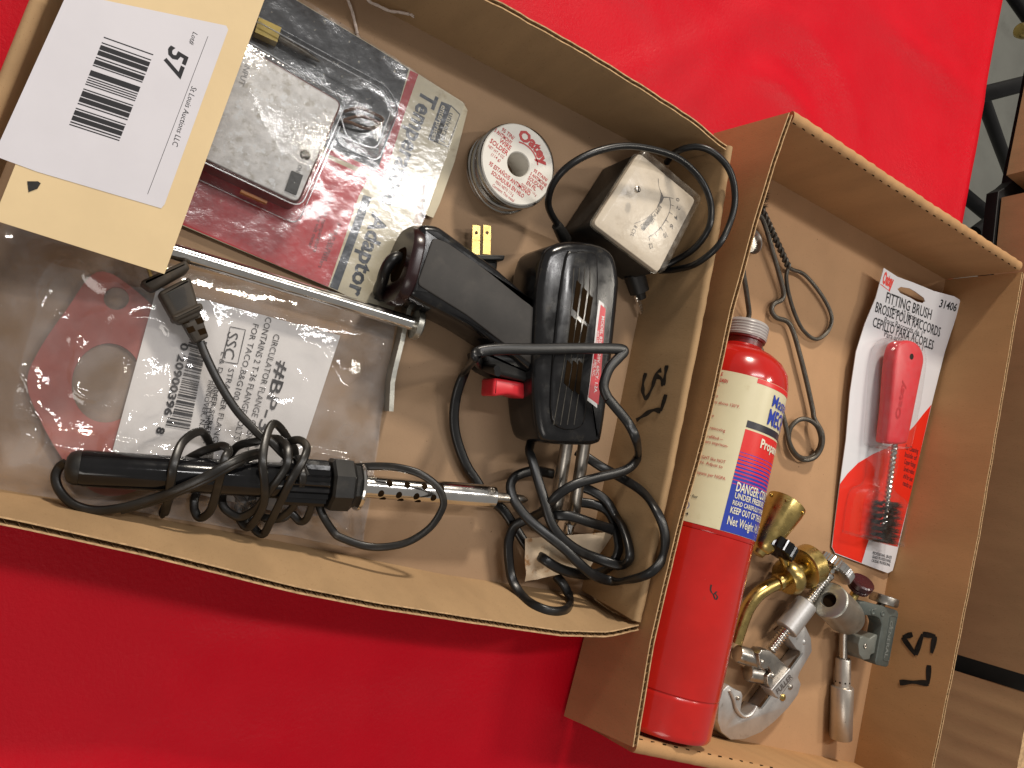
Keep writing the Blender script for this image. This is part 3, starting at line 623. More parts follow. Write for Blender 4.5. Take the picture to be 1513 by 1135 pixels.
spt('95 TIN/', -.78, -.40, .43, .10); spt('5 ANTIMONY', -.92, -.40, .29, .10); spt('WIRE', -.70, -.36, .15, .12); spt('SOLDER', -.90, -.36, -.01, .12); spt('NET WT 4 OZ', -.88, -.40, -.14, .075, .005); spt('(114 g)', -.72, -.44, -.26, .075, .005)
spt('95 ETAIN/', .42, .86, .10, .09); spt('5 ANTIMOINE', .38, .90, -.03, .09); spt('SOUDURE', .38, .86, -.16, .10); spt('EN FIL', .40, .70, -.29, .10); spt('POIDS NET 113 g', .30, .78, -.395, .06, .005)
g.build('face_lettering', mt_rink, fl)
# ---- panel meter with cable
mtb = mat('meter_case', (.013, .013, .012), .5, var=.3, vs=60, bump=.12, bs=900, dirt=(.045, .04, .032), dirt_s=110, dirt_lo=.55, dirt_hi=.8)
me_ = thing('panel_meter', 'black boxed meter with a square clear dial face in the tray corner', 'meter', P(920, 330, .35))
zf = 4.6; fq = [P(*q, zf) for q in [(953, 217), (1041, 291), (983, 405), (882, 328)]]
g = M(); cb = [Vector((q[0], q[1], 0)) for q in inset(ccw([(v.x, v.y) for v in fq]), .06)]; g.prism(fillet(cb, .35), 3.6, .36, .1, .1); g.build('case', mtb, me_)
fo = fillet(ccw([(v.x, v.y, 0) for v in fq]), .45)
g = M(); g.prism([Vector((q[0], q[1], 0)) for q in inset([(v.x, v.y) for v in fo], .12)], 3.95, 3.6, .05)
mt_dial = mat('aged_dial', (.66, .60, .52), .5, var=.05, vs=50, dirt=(.45, .38, .30), dirt_s=70, dirt_lo=.55, dirt_hi=.8)
dl = g.build('dial_plate', mt_dial, me_)
g = M(); g.prism(fo, zf, 3.62, .28, .0); g.build('lens_cover', mt_lens, me_)
pd = flatz(3.955); ctr = onplane(934, 284, *pd); g = M()
mt_smoke = mat('sooty_print', (.07, .065, .07), .6, dirt=(.4, .36, .32), dirt_s=240, dirt_lo=.6, dirt_hi=.75)
def dpt(x, y): return (880+x/5.405, 210+y/5.405)
arc = [dpt(*q) for q in [(590, 445), (598, 500), (588, 560), (560, 620), (520, 680), (475, 725), (425, 758)]]
def line(g, pl, pts, w, m=0, lift=.012): ribbon(g, [onplane(*q, *pl)+pl[1]*lift for q in pts], w, pl[1], m)
line(g, pd, arc, .07); line(g, pd, [dpt(535, 440), dpt(592, 443)], .07)
line(g, pd, [dpt(500, 290), dpt(505, 350), dpt(522, 410), dpt(520, 470), dpt(480, 540), dpt(400, 612), dpt(310, 650)], .03)
for i, (t, L) in enumerate(zip(range(7), ('0', '2', '4', '6', '10', '', '12'))):
    a = Vector(arc[t]); b = Vector(dpt(350, 400)); dr = (a-b).normalized(); q = a+dr*6; line(g, pd, [tuple(a), tuple(q)], .04)
    if L: tt = Vector((-dr.y, dr.x)); z_ = a+dr*10; ptext(g, L, pd, tuple(z_-tt*2.5-dr*0), tuple(z_+tt*2.5), 6, bold=.01)
ptext(g, 'RPM x 100', pd, dpt(505, 500), dpt(430, 640), 6); ptext(g, 'DWELL', pd, dpt(375, 690), dpt(470, 590), 5); ptext(g, '8 CYL', pd, dpt(310, 660), dpt(275, 745), 6)
g.build('dial_markings', mt_smoke, dl)
g = M(); ppoly(g, pd, [dpt(525, 400), dpt(545, 445), dpt(530, 480), dpt(490, 520), dpt(512, 470)], lift=.015); ppoly(g, pd, [dpt(400, 625), dpt(445, 585), dpt(460, 620), dpt(385, 710), dpt(360, 690)], lift=.015); g.build('dial_colour_band', mt_smoke, dl)
g = M(); c_ = onplane(942, 280, *flatz(zf)); g.lathe(c_-UP*.1, c_+UP, [(0, .2), (.16, .2), (.2, .13), (.2, .001)], 18); sc_ = g.build('zero_screw', mt_steel, me_)
g = M(); g.box(c_+UP*.11, (.025, 0, 0), (0, .17, 0), (0, 0, .02)); g.build('screw_slot', mt_slot, sc_)
g = M(); loop = [(836, 352, 1.6), (826, 335, 1.9), (814, 315, 2.6), (810, 297, 3.2), (817, 272, 4.1), (838, 247, 4.9), (875, 226, 5.3), (920, 216, 5.4), (965, 221, 5.4), (1005, 236, 5.3), (1035, 265, 5.2), (1050, 300, 5.0), (1048, 335, 4.6), (1028, 365, 4.0), (1000, 384, 3.4), (975, 395, 2.6), (945, 398, 1.8)]
g.tube(spline(PP(off_wall('A_right', loop, .4, 6.2), 0), 6), .21, 10)
loop2 = [(975, 400, 1.6), (1000, 398, 2.8), (1030, 389, 3.8), (1062, 362, 5.0), (1080, 325, 5.9), (1086, 290, 6.3), (1078, 252, 6.35), (1055, 226, 6.2), (1028, 217, 5.6), (1000, 224, 4.6), (985, 240, 3.2)]
g.tube(spline(PP(off_wall('A_right', loop2, .4, 6.3), 0), 6), .21, 10); g.build('cable', mt_cord, me_)
g = M(); g.lathe(P(836, 356, 1.3), P(816, 321, 2.4), [(0, .42), (.6, .40), (1.5, .33), (1.55, .1)], 14); g.build('strain_relief', mt_bmatte, me_)
g = M(); g.lathe(P(935, 400, 1.2), P(948, 440, 1.0), [(0, .5), (.2, .72), (1.5, .66), (1.6, .35), (2.0, .3)], 18); g.build('probe_boot', mt_bmatte, me_)
g = M(); a = P(941, 436, .95); b = P(948, 464, .8); e = (b-a).normalized(); s_ = Vector((e.y, -e.x, 0))
g.loft([[a+s_*.2+UP*.1, a-s_*.2+UP*.1, a-s_*.2-UP*.1, a+s_*.2-UP*.1], [b+s_*.07+UP*.08, b-s_*.07+UP*.08, b-s_*.07-UP*.08, b+s_*.07-UP*.08]])
for k in range(6): q = a.lerp(b, .15+.14*k); g.box(q+UP*.1, s_*.15, e*.04, UP*.05)
g.build('probe_clip', mt_chrome, me_)
# ---- soldering gun
mt_gun = mat('dusty_black_plastic', (0.008, 0.008, 0.009), 0.20, var=0.25, vs=60, bump=0.03, bs=700, rvar=0.14, dirt=(0.05, 0.044, 0.034), dirt_s=110, dirt_lo=0.55, dirt_hi=0.85, dirt2=(.11, .10, .085), dirt2_s=1100, d2lo=.74, d2hi=.80)
gn = thing('soldering_gun', 'black pistol soldering gun with red trigger and twin lead wound about it', 'soldering gun', P(800, 500, .35))
zg = 4.5
bp = [(806, 374), (822, 360), (850, 355), (888, 360), (910, 376), (918, 410), (917, 440), (905, 555), (894, 640), (886, 656), (860, 658), (812, 655), (798, 640), (792, 600), (790, 545), (793, 470), (796, 420)]
g = M(); g.prism(spline([P(x, y, zg) for x, y in bp], 3, True), zg, .5, .55, .9, steps=5); body = g.build('housing', mt_gun, gn, sharp=60)
# raised spine, grooves, vents
g = M(); g.prism(spline([P(x, y, zg+.16) for x, y in [(836, 380), (850, 372), (872, 372), (884, 385), (882, 480), (868, 600), (858, 632), (826, 632), (814, 600), (822, 480)]], 3, True), zg+.16, zg-.3, .14, steps=3); g.build('spine', mt_gun, body, sharp=60)
pz = flatz(zg+.165); g = M()
for k in range(4):
    x0, y0 = 848+8*k, 396; x1, y1 = 818+10*k, 628
    line(g, pz, [(x0, y0), ((x0+x1)/2+7, (y0+y1)/2-20), (x1, y1)], .055, lift=.01)
mt_dust = mat('dust_line', (.04, .035, .027), .7, var=.4, vs=300); g.build('groove_dust', mt_dust, body)
g = M()
for a, b, w in (((852, 414), (846, 456), 6.5), ((861, 424), (855, 466), 6.5), ((870, 434), (864, 474), 6), ((844, 466), (839, 506), 6.5), ((853, 472), (847, 508), 6.5), ((862, 478), (856, 510), 6), ((838, 532), (833, 566), 6.5), ((847, 532), (841, 573), 6.5), ((855, 532), (850, 578), 6)):
    ppoly(g, pz, [a, (a[0]+w, a[1]+w), (b[0]+w, b[1]+w), b], lift=.02)
g.build('vent_slot', mt_slot, body)
# nameplate on its facet
pn = plane3(P(876, 420, zg+.06), P(862, 620, zg+.06), P(908, 450, zg-.05))
lbq = [(885, 443), (902, 457), (886, 606), (866, 590)]
g = M(); pplate(g, pn, lbq, .05, 0); ppoly(g, pn, [(887.5, 450), (899, 460), (884, 598), (869, 587)], 1, .008)
ptext(g, 'MODEL 8200  120V. 60CY. 1.2A.', pn, (889, 467), (877.5, 581), 5.0, 2, bold=.01, lift=.015); ptext(g, 'WELLER ELEC.      APEX, N.C.', pn, (881.5, 488), (875, 556), 5.0, 2, bold=.01, lift=.015)
mt_lred = mat('label_red', (.55, .012, .03), .35); mt_lwhite = mat('label_white', (.75, .74, .74), .4); g.build('nameplate', [mt_lwhite, mt_lred, mt_lwhite], body)
# handle
zh = 4.0
g = M(); hp = [(622, 330), (648, 332), (735, 395), (792, 446), (816, 448), (826, 500), (812, 545), (790, 552), (752, 520), (690, 480), (604, 436), (610, 400)]
g.prism(fillet(PP(hp, zh-.05), .35), zh-.05, .55, .4, .6, steps=4); hd = g.build('handle', mt_gun, gn, sharp=60)
g = M(); g.prism(fillet(PP([(640, 350), (662, 359), (720, 400), (788, 455), (806, 462), (812, 540), (796, 546), (745, 508), (690, 466), (616, 420)], zh+.02), .3), zh+.02, zh-.4, .06); g.build('grip_panel', mt_grip, hd)
# end plate: upright rounded plate across the handle end
ax = (P(606, 440, 4.2)-P(632, 330, 4.2)); ax.z = 0; ax.normalize(); nx = Vector((ax.y, -ax.x, 0)); nx = nx if nx.x < 0 else -nx
c0 = P(624, 333, 4.3); c1 = P(604, 440, 4.3); LL = (c1-c0).length; mid = (c0+c1)/2
def endpt(u, z, d): return Vector((mid.x, mid.y, 0))+ax*u+UP*z+nx*d
def stadium(hu, hz, zc_, n=10):
    out = []
    r = min(hu, hz)*.8
    for (su, sz, a0) in ((1, 1, 0), (-1, 1, 90), (-1, -1, 180), (1, -1, 270)):
        for k in range(n+1):
            a = math.radians(a0+90*k/n); out.append((su*(hu-r)+r*math.cos(a), zc_+sz*(hz-r)+r*math.sin(a)))
    return out
g = M(); sA = stadium(LL/2+.22, 1.95, 2.4); sB = stadium(LL/2+.12, 1.85, 2.4)
g.loft([[endpt(u, z, -.35) for u, z in sB], [endpt(u, z, -.25) for u, z in sA], [endpt(u, z, .15) for u, z in sA], [endpt(u, z, .3) for u, z in sB]]); ep = g.build('end_cap', mat('dark_maroon_plastic', (.02, .006, .007), .25, dirt=(.05, .03, .025), dirt_s=90), gn)
g = M(); sH = stadium(.95, 1.0, 2.5); g.loft([[endpt(u, z, .306) for u, z in sH], [endpt(u*.9, 2.5+(z-2.5)*.9, .308) for u, z in sH]]); g.build('cord_hole', mt_slot, ep)
g = M(); sg = [endpt(-.35, 2.4, .1), endpt(-.3, 2.7, .55), endpt(.05, 2.75, .85), endpt(.55, 2.4, .9), endpt(1.0, 1.7, .72), endpt(1.35, .9, .55), endpt(1.6, .6, .2)]; g.tube(spline(sg, 6), .33, 10); g.build('cord_exit', mt_cord, gn)
# trigger
g = M(); g.prism(fillet(PP([(730, 558), (780, 566), (784, 580), (778, 590), (752, 583), (728, 586)], 3.2), .2), 3.2, 1.6, .18, .1); g.build('trigger', mt_redpl, gn)
g = M(); g.prism(fillet(PP([(715, 518), (790, 530), (800, 560), (785, 566), (742, 556), (722, 545)], 3.5), .25), 3.5, 1.0, .25, .2); g.build('trigger_guard', mt_bmatte, gn)
g = M(); q = P(794, 548, 4.02); g.lathe(q-UP*.05, q+UP, [(0, .22), (.1, .22), (.13, .14), (.13, .001)], 14); g.build('screw', mt_bmatte, gn)
# twin tip tubes
for (x0, y0), (x1, y1) in (((838, 652), (819, 768)), ((864, 652), (846, 770))):
    g = M(); a = P(x0, y0, 2.6); b = P(x1, y1, 2.0); L = (b-a).length
    g.lathe(a-(b-a).normalized()*.4, b, [(0, .39), (L*.97, .39), (L*.985, .36), (L+.35, .36), (L+.4, .30), (L+.7, .2), (L+.75, .05)], 18); g.build('tip_tube', mt_steel, gn)
g = M(); g.lathe(P(842, 772, 1.9), P(838, 800, 1.6), [(0, .25), (.1, .32), (.9, .30), (1.3, .12)], 16); g.build('tip_nut', mt_chrome, gn)
# plug behind the handle
ph = P(720, 372, .4); g = M()
g.prism(fillet(PP([(690, 384), (737, 384), (733, 420), (705, 430)], 1.5), .2), 1.5, .36, .2, .1); g.prism(fillet(PP([(684, 375), (747, 377), (745, 385), (686, 384)], 1.7), .12), 1.7, .36, .1, .1); pg = g.build('plug', mt_bmatte, gn)
for x in (702, 718):
    zb = 1.25; g = M(); A = P(x+.5, 376, zb); B = P(x+1.5, 333, zb); e = (B-A).normalized(); s_ = Vector((e.y, -e.x, 0)); w = .25; L = (B-A).length
    pr = [(-w, 0), (w, 0), (w, L-.1), (w-.1, L), (-w+.1, L), (-w, L-.1)]; hc = L-.45; hl = [(.11*math.cos(2*math.pi*k/12), hc+.11*math.sin(2*math.pi*k/12)) for k in range(12)]
    oc = []                                   # outer ring with as many points as the hole
    for k in range(12):
        a_ = 2*math.pi*k/12; dx, dy = math.cos(a_), math.sin(a_); t = min((w/abs(dx)) if abs(dx) > 1e-6 else 9, (.45/abs(dy)) if abs(dy) > 1e-6 else 9); oc.append((dx*t, hc+dy*t))
    for z_ in (0.05, -0.05): g.grid([[A+s_*u+e*v+UP*z_ for u, v in oc], [A+s_*u+e*v+UP*z_ for u, v in hl]], closed_u=True)
    g.grid([[A+s_*u+e*v+UP*.05 for u, v in oc], [A+s_*u+e*v-UP*.05 for u, v in oc]], closed_u=True); g.grid([[A+s_*u+e*v+UP*.05 for u, v in hl], [A+s_*u+e*v-UP*.05 for u, v in hl]], closed_u=True)
    g.box(A+e*(hc-.45)/2, s_*w, e*(hc-.45)/2, UP*.05); g.build('blade', mt_brass, pg)
# lead: wraps and loops
def zt3(pts): return [(700+x/4.203, 660+y/4.203, z) for x, y, z in pts]
cords = [
 [(785, 640, 1.0), (784, 655, 1.8)]+zt3([(345, 25, 2.3), (362, 80, 2.7), (400, 210, 3.0), (440, 340, 3.2), (480, 470, 3.3), (550, 570, 3.3), (650, 645, 3.2), (770, 695, 3.1), (900, 735, 3.0), (965, 700, 2.9), (960, 600, 2.8), (920, 490, 2.7), (880, 430, 2.5), (830, 345, 2.2), (760, 290, 1.8), (680, 255, 1.4), (600, 250, 1.2)]),
 [(898, 588, 1.9), (908, 600, 2.1), (928, 625, 2.6), (940, 650, 3.2)]+zt3([(1020, 50, 3.5), (990, 110, 3.7), (920, 155, 3.8), (780, 190, 3.9), (640, 230, 3.9), (540, 285, 3.7), (480, 345, 3.3), (430, 400, 2.6), (350, 445, 1.8), (270, 480, 1.4), (235, 530, 1.2), (215, 620, 1.2), (232, 800, 1.2), (290, 915, 1.4), (380, 990, 1.7), (480, 1025, 2.0), (570, 1015, 2.0), (600, 960, 1.9), (565, 870, 1.4), (510, 800, 1.1)]),
 zt3([(640, 30, 1.4), (700, 65, 1.9), (800, 130, 2.4), (900, 185, 2.7), (1040, 275, 3.0), (1130, 390, 3.1), (1185, 530, 3.1), (1178, 680, 3.0), (1100, 780, 3.0), (980, 825, 3.2), (860, 835, 3.4), (740, 795, 3.5), (650, 720, 3.6), (560, 630, 3.5), (440, 535, 3.2), (330, 440, 2.7), (255, 340, 2.2), (228, 250, 1.9), (255, 190, 1.7), (330, 158, 1.5), (400, 152, 1.3), (490, 170, 1.1)]),
 zt3([(420, 400, 1.2), (490, 425, 2.6), (600, 432, 3.1), (720, 470, 3.1), (830, 505, 2.8), (880, 525, 2.3)]),
 zt3([(650, 345, 1.3), (740, 358, 1.7), (820, 392, 2.0), (865, 460, 2.2), (892, 560, 2.2), (900, 640, 2.0), (870, 710, 1.6), (820, 765, 1.6), (720, 795, 2.1), (620, 785, 2.5), (520, 752, 2.5), (430, 695, 2.3), (395, 672, 1.0)]),
 [(704, 528, 3.0), (690, 545, 2.0), (677, 575, 1.2), (671, 610, .9), (674, 645, .75), (688, 685, .65), (705, 712, .6), (719, 735, .6), (742, 752, .6), (760, 778, .8), (778, 806, 1.0), (800, 830, 1.0)],
 [(735, 548, 1.2), (712, 540, 2.4), (703, 529, 3.4), (708, 520, 4.2), (740, 516, 4.75), (790, 516, 5.05), (840, 515, 5.15), (890, 515, 5.0), (917, 516, 4.4), (922, 520, 3.7), (914, 529, 3.0), (900, 545, 2.4), (892, 570, 2.0), (898, 588, 1.9)],
]
g = M()
for k in cords: g.tube(spline(PP(off_wall('A_bottom', off_wall('A_right', k, .5, 6.25), .35, 6.0), 0), 6), .205, 12, flat=1.5)
g.build('twin_lead', mt_cord, gn, sharp=70)
# ---- paper tag on the lead
ptg = thing('paper_tag', 'crumpled stained paper tag threaded on the soldering gun lead', 'tag', P(840, 820, .4))
g = M(); cq = [(776, 797), (908, 787), (906, 806), (862, 832), (780, 858), (772, 838)]
pc_ = plane3(P(776, 797, 2.0), P(908, 787, 2.2), P(780, 858, 1.5)); rows = []
qa = [onplane(*q, *pc_) for q in [(776, 796), (909, 786), (872, 838), (776, 860)]]
for j in range(21): rows.append([bil(qa, i/30, j/20)+pc_[1]*(.16*noise.noise(Vector((i*.16, j*.16, 1)))*(1.6 if i < 9 else .5)) for i in range(31)])
g.grid(rows); g.grid([[q-pc_[1]*.03 for q in r] for r in rows]); 
pr = rows[0]+[r[-1] for r in rows[1:]]+rows[-1][-2::-1]+[r[0] for r in rows[-2:0:-1]]; g.grid([pr, [q-pc_[1]*.03 for q in pr]], closed_u=True)
g.build('paper', mat('stained_paper', (.66, .53, .38), .7, var=.08, vs=60, bump=.15, bs=200, dirt=(.42, .22, .09), dirt_s=70, dirt_lo=.56, dirt_hi=.66, dirt2=(.08, .05, .03), dirt2_s=300, d2lo=.74, d2hi=.76), ptg, sharp=60)
g = M(); ppoly(g, pc_, [(793, 820), (800, 815), (806, 818), (803, 826), (795, 828)], lift=.14); g.build('punched_hole', mt_slot, ptg)
# ---- gasket kit: red rubber gasket, printed insert, clear bag over both
gk = thing('rubber_gasket', 'red rubber flange gasket with one big and one small hole inside the clear bag', 'gasket', P(140, 560, .35))
def holed_plate(g, outline, holes, z1, z0):
    bm = bmesh.new()
    loops = [ccw(outline)]+[list(reversed(ccw(h))) for h in holes]; es = []
    for L in loops:
        vs = [bm.verts.new((q[0], q[1], z1)) for q in L]; es += [bm.edges.new((vs[i], vs[(i+1) % len(vs)])) for i in range(len(vs))]
    bmesh.ops.triangle_fill(bm, edges=es, use_beauty=True, use_dissolve=False)
    bm.verts.index_update(); vs = [v.co.copy() for v in bm.verts]; fs = [[v.index for v in f.verts] for f in bm.faces]; bm.free()
    g.add(vs, fs); g.add([Vector((v.x, v.y, z0)) for v in vs], fs)
    for L in loops: g.grid([[Vector((q[0], q[1], z1)) for q in L], [Vector((q[0], q[1], z0)) for q in L]], closed_u=True)
def ell(cx, cy, rx, ry, z, n=32, rot=0): return [P(cx+rx*math.cos(a)*math.cos(rot)-ry*math.sin(a)*math.sin(rot), cy+rx*math.cos(a)*math.sin(rot)+ry*math.sin(a)*math.cos(rot), z) for a in [2*math.pi*k/n for k in range(n)]]
zg_ = .66
ol = spline(PP([(143, 402), (195, 425), (245, 480), (262, 560), (240, 650), (215, 715), (165, 733), (125, 718), (92, 678), (58, 618), (40, 565), (58, 517), (98, 458)], zg_), 5, True)
g = M(); holed_plate(g, ol, [ell(158, 566, 52, 59, zg_, 36, .2), ell(172, 441, 19, 17, zg_, 24)], zg_, .36); g.build('gasket_sheet', mt_gasket, gk)
ins = thing('printed_insert', 'white printed parts insert with barcode inside the clear bag', 'paper insert', P(330, 600, .7))
zi = .80; pi_ = flatz(zi); iq = [P(*q, zi) for q in [(232, 424), (503, 496), (416, 758), (157, 700)]]
g = M(); rows = [[bil(iq, i/24, j/24)+UP*.03*noise.noise(bil(iq, i/24, j/24)*.35) for i in range(25)] for j in range(25)]
g.grid(rows); g.grid([[q-UP*.03 for q in r] for r in rows]); sh = g.build('sheet', mt_paper, ins)
g = M(); k_ = dict(lift=.035)
def itx(s, A, B, h, bold=0): ptext(g, s, pi_, A, B, h, 0, bold, lift=.045)
itx('#BP-36', (411, 532), (373, 659), 17, .012); itx('CIRCULATOR FLANGE GASKET', (405, 493), (358, 664), 9)
itx('CONTAINS 2 T-36 FLANGE BOLTS', (393, 468), (345, 648), 9); itx('FOR TACO,B&G100', (374, 478), (344, 590), 8.5); itx('SSC', (337, 490), (329.5, 529), 15, .005)
itx('STRAINER FLANGE', (338, 544), (312, 660), 8); itx('E & D AMMER SCREEN', (327, 520), (301, 652), 7); itx('ROUND CYLINDER', (317, 545), (298, 648), 7); itx('HANOVER, N.H.', (308, 562), (292, 640), 6.5)
itx('0 20900396', (268, 506), (242, 613), 10.5, .03); itx('8', (233, 630), (230, 640), 11, .03)
for a, b in (((340, 483), (362.5, 487.5)), ((362.5, 487.5), (351, 538)), ((351, 538), (327.6, 534)), ((327.6, 534), (340, 483))): line(g, pi_, [a, b], .045, lift=.045)
g.build('insert_lettering', mt_ink, sh)
g = M(); A0, A1 = (281, 498), (243, 634); B0, B1 = (306, 506), (279, 640); t = 0; rr = random.Random(5)
while t < .98:
    w = rr.choice([.008, .012, .016, .026, .034]); tt = min(1, t+w); lft = .0 if (t < .10 or t > .86) else .17
    ppoly(g, pi_, [L_(L_(A0, B0, lft), L_(A1, B1, lft), t), L_(B0, B1, t), L_(B0, B1, tt), L_(L_(A0, B0, lft), L_(A1, B1, lft), tt)], lift=.045); t = tt+rr.choice([.008, .012, .018, .024])
g.build('barcode', mt_ink, sh)
bg = thing('plastic_bag', 'crinkled clear plastic parts bag holding the gasket and insert', 'bag', P(300, 600, .35))
bq = [P(-40, 318, .5), P(586, 470, .5), P(537, 812, .5), P(-50, 716, .5)]
def ridge(q, s, o): return (1-abs(noise.noise(Vector((q.x*s+o, q.y*s, o*1.7)))))**6
g = M(); rows = []; n1, n2 = 170, 110
for j in range(n2+1):
    r_ = []
    for i in range(n1+1):
        u, v = i/n1, j/n2; q = bil(bq, u, v); e_ = min(u, 1-u, v, 1-v); f = min(1, e_/.13); f = f*f*(3-2*f)
        q.x += .12*noise.noise(Vector((v*6, 3, 0)))*(1-f); q.y += .15*noise.noise(Vector((u*7, 9, 0)))*(1-f)
        calm = .35 if (u > .42 and v < .62) else 1.0; lowr = 1.6 if v > .72 else 1.0
        h = .08+f*(.46+.14*noise.noise(q*.30)+calm*lowr*(.36*ridge(q, .17, 1)+.24*ridge(q, .40, 4)+.07*noise.noise(q*1.0)))
        r_.append(Vector((q.x, q.y, .36+h)))
    rows.append(r_)
g.grid(rows); g.grid([[Vector((q.x, q.y, .345)) for q in r[::10]] for r in rows[::10]]); g.build('film', mt_bag, bg, sharp=180)
for x, y in ((491, 483), (512, 637)):
    g = M(); c = P(x, y, .86); g.tube([c+Vector((.36*math.cos(a), .36*math.sin(a), 0)) for a in [2*math.pi*k/24 for k in range(25)]], .025, 5); g.build('vent_hole', mt_clear, bg)
# ---- chrome rod with a bent steel strip
rd = thing('steel_rod', 'chrome rod with a flanged end and a bent flat steel strip', 'rod', P(430, 430, .35))
zr = 1.75; a = P(225, 362, zr); b = P(612, 479, zr)
g = M(); L = (b-a).length; g.lathe(a, b, [(0, .40), (L, .40)], 24); g.build('rod', mt_chrome, rd)
g = M(); e = (b-a).normalized(); g.lathe(b-e*.05, b+e, [(0, .5), (.02, .82), (.32, .84), (.40, .78), (.42, .2)], 28); g.build('end_flange', mt_zinc, rd)
g = M(); sx = PP([(613, 432, 1.5), (604, 468, 1.5), (596, 505, 1.5), (586, 545, 1.5), (582, 566, 1.5), (580, 608, 1.5)], 0); rows = []
for i, q in enumerate(sx):
    t = (sx[min(i+1, len(sx)-1)]-sx[max(i-1, 0)]).normalized(); s_ = Vector((t.y, -t.x, 0)).normalized()*.13
    rows.append([Vector((q.x, q.y, .36))-s_, Vector((q.x, q.y, .36))+s_, Vector((q.x, q.y, 1.3))+s_, Vector((q.x, q.y, 1.3))-s_])
g.loft(rows); g.build('bent_strip', mt_zinc, rd, sharp=25)
# ---- soldering iron
ir = thing('soldering_iron', 'black pencil soldering iron with its lead wound round the handle', 'soldering iron', P(400, 710, .4))
zi = 2.1; A = P(97, 690, zi); B = P(532, 718, zi); e = (B-A).normalized(); L = (B-A).length; C_ = P(737, 735, zi-.15)
def tx(x):                                    # cm along the handle for a photo column
    lo, hi = 0, L*1.2
    for _ in range(30):
        mid = (lo+hi)/2; q = A+e*mid-CAM; xx = 756.5+F_PX*q.dot(_r)/q.dot(_d)
        if xx < x: lo = mid
        else: hi = mid
    return lo
g = M(); g.lathe(A, B, [(-.05, .05), (.0, .45), (.12, .66), (.35, .78), (.55, .80)], 28); g.build('end_plug', mt_bmatte, ir)
g = M(); g.lathe(A, B, [(.55, .60), (.56, .80), (.75, .83), (tx(300), .86), (tx(415), .90), (tx(420), .98)], 32); g.build('handle', mt_black, ir)
g = M(); t0, t1 = tx(414), tx(482); ap, bp_ = perp(e); rows = []
for t in (t0, t0+.15, t1-.1, t1):
    rows.append([A+e*t+(ap*math.cos(x)+bp_*math.sin(x))*((1.06 if k % 2 else 1.20)-(.12 if t in (t0, t1) else 0)) for k, x in enumerate([2*math.pi*i/40 for i in range(40)])])
g.loft(rows); g.build('ribbed_collar', mt_black, ir, sharp=25)
g = M(); t2, t3 = tx(484), tx(527); rows = []
for t, r in ((t2, 1.25), (t2+.12, 1.42), (t3-.5, 1.42), (t3-.3, 1.2), (t3, 1.15)):
    rows.append([A+e*t+(ap*math.cos(x)+bp_*math.sin(x))*r for x in [2*math.pi*(i+.5)/8 for i in range(8)]])
g.loft(rows); g.build('hex_nut', mt_bmatte, ir, sharp=20)
g = M(); g.lathe(A+e*t3, B+e, [(0, .6), (.0, 1.28), (.10, 1.32), (.18, 1.28), (.2, .5)], 36); g.build('washer', mt_chrome, ir)
D0 = A+e*(t3+.15); eb = (C_-D0).normalized(); Lb = (C_-D0).length-.35
ap, bp_ = perp(eb); rows = []; nb, ns = 60, 36; skip = set()
bores = []
for k in range(4):
    bores += [(Lb*(.12+.135*k), 1.25), (Lb*(.17+.135*k), 2.15)]
g = M()
g.lathe(D0, C_, [(0, .60), (.1, .62), (Lb*.57, .62), (Lb*.59, .66), (Lb-.05, .66), (Lb, .60), (Lb, .3)], 36); br = g.build('barrel', mt_chrome, ir)
g = M()
toc = (CAM-D0); toc = (toc-eb*toc.dot(eb)).normalized(); sd = eb.cross(toc)
for t, a_ in [(Lb*(.13+.125*k), .55) for k in range(4)]+[(Lb*(.18+.125*k), -.45) for k in range(4)]+[(Lb*(.16+.125*k), 1.25) for k in range(3)]:
    pts = [D0+eb*t+(toc*math.cos(a_)+sd*math.sin(a_))*.636]
    for k in range(14):
        x = 2*math.pi*k/14; dt, da = .17*math.cos(x), .34*math.sin(x); pts.append(D0+eb*(t+dt)+(toc*math.cos(a_+da)+sd*math.sin(a_+da))*.632)
    g.add(pts, [(0, 1+k, 1+(k+1) % 14) for k in range(14)])
g.build('vent_hole', mt_slot, br, kind='stuff')
g = M(); q = D0+eb*(Lb-.45)+(toc*.85+sd*-.5).normalized()*.62; nq = (q-(D0+eb*(Lb-.45))).normalized(); g.lathe(q-nq*.05, q+nq, [(0, .25), (.12, .25), (.2, .15), (.2, .001)], 16); sw = g.build('set_screw', mt_steel, br)
g = M(); s1 = nq.cross(eb); g.box(q+nq*.155, eb*.15, s1*.03, nq*.012); g.box(q+nq*.156, eb*.03, s1*.15, nq*.012); g.build('cross_slot', mt_slot, br)
g = M(); g.lathe(D0+eb*Lb, C_+eb, [(-.1, .30), (1.6, .28), (2.0, .24), (2.3, .08)], 18); g.build('tip', mt_steel, ir)
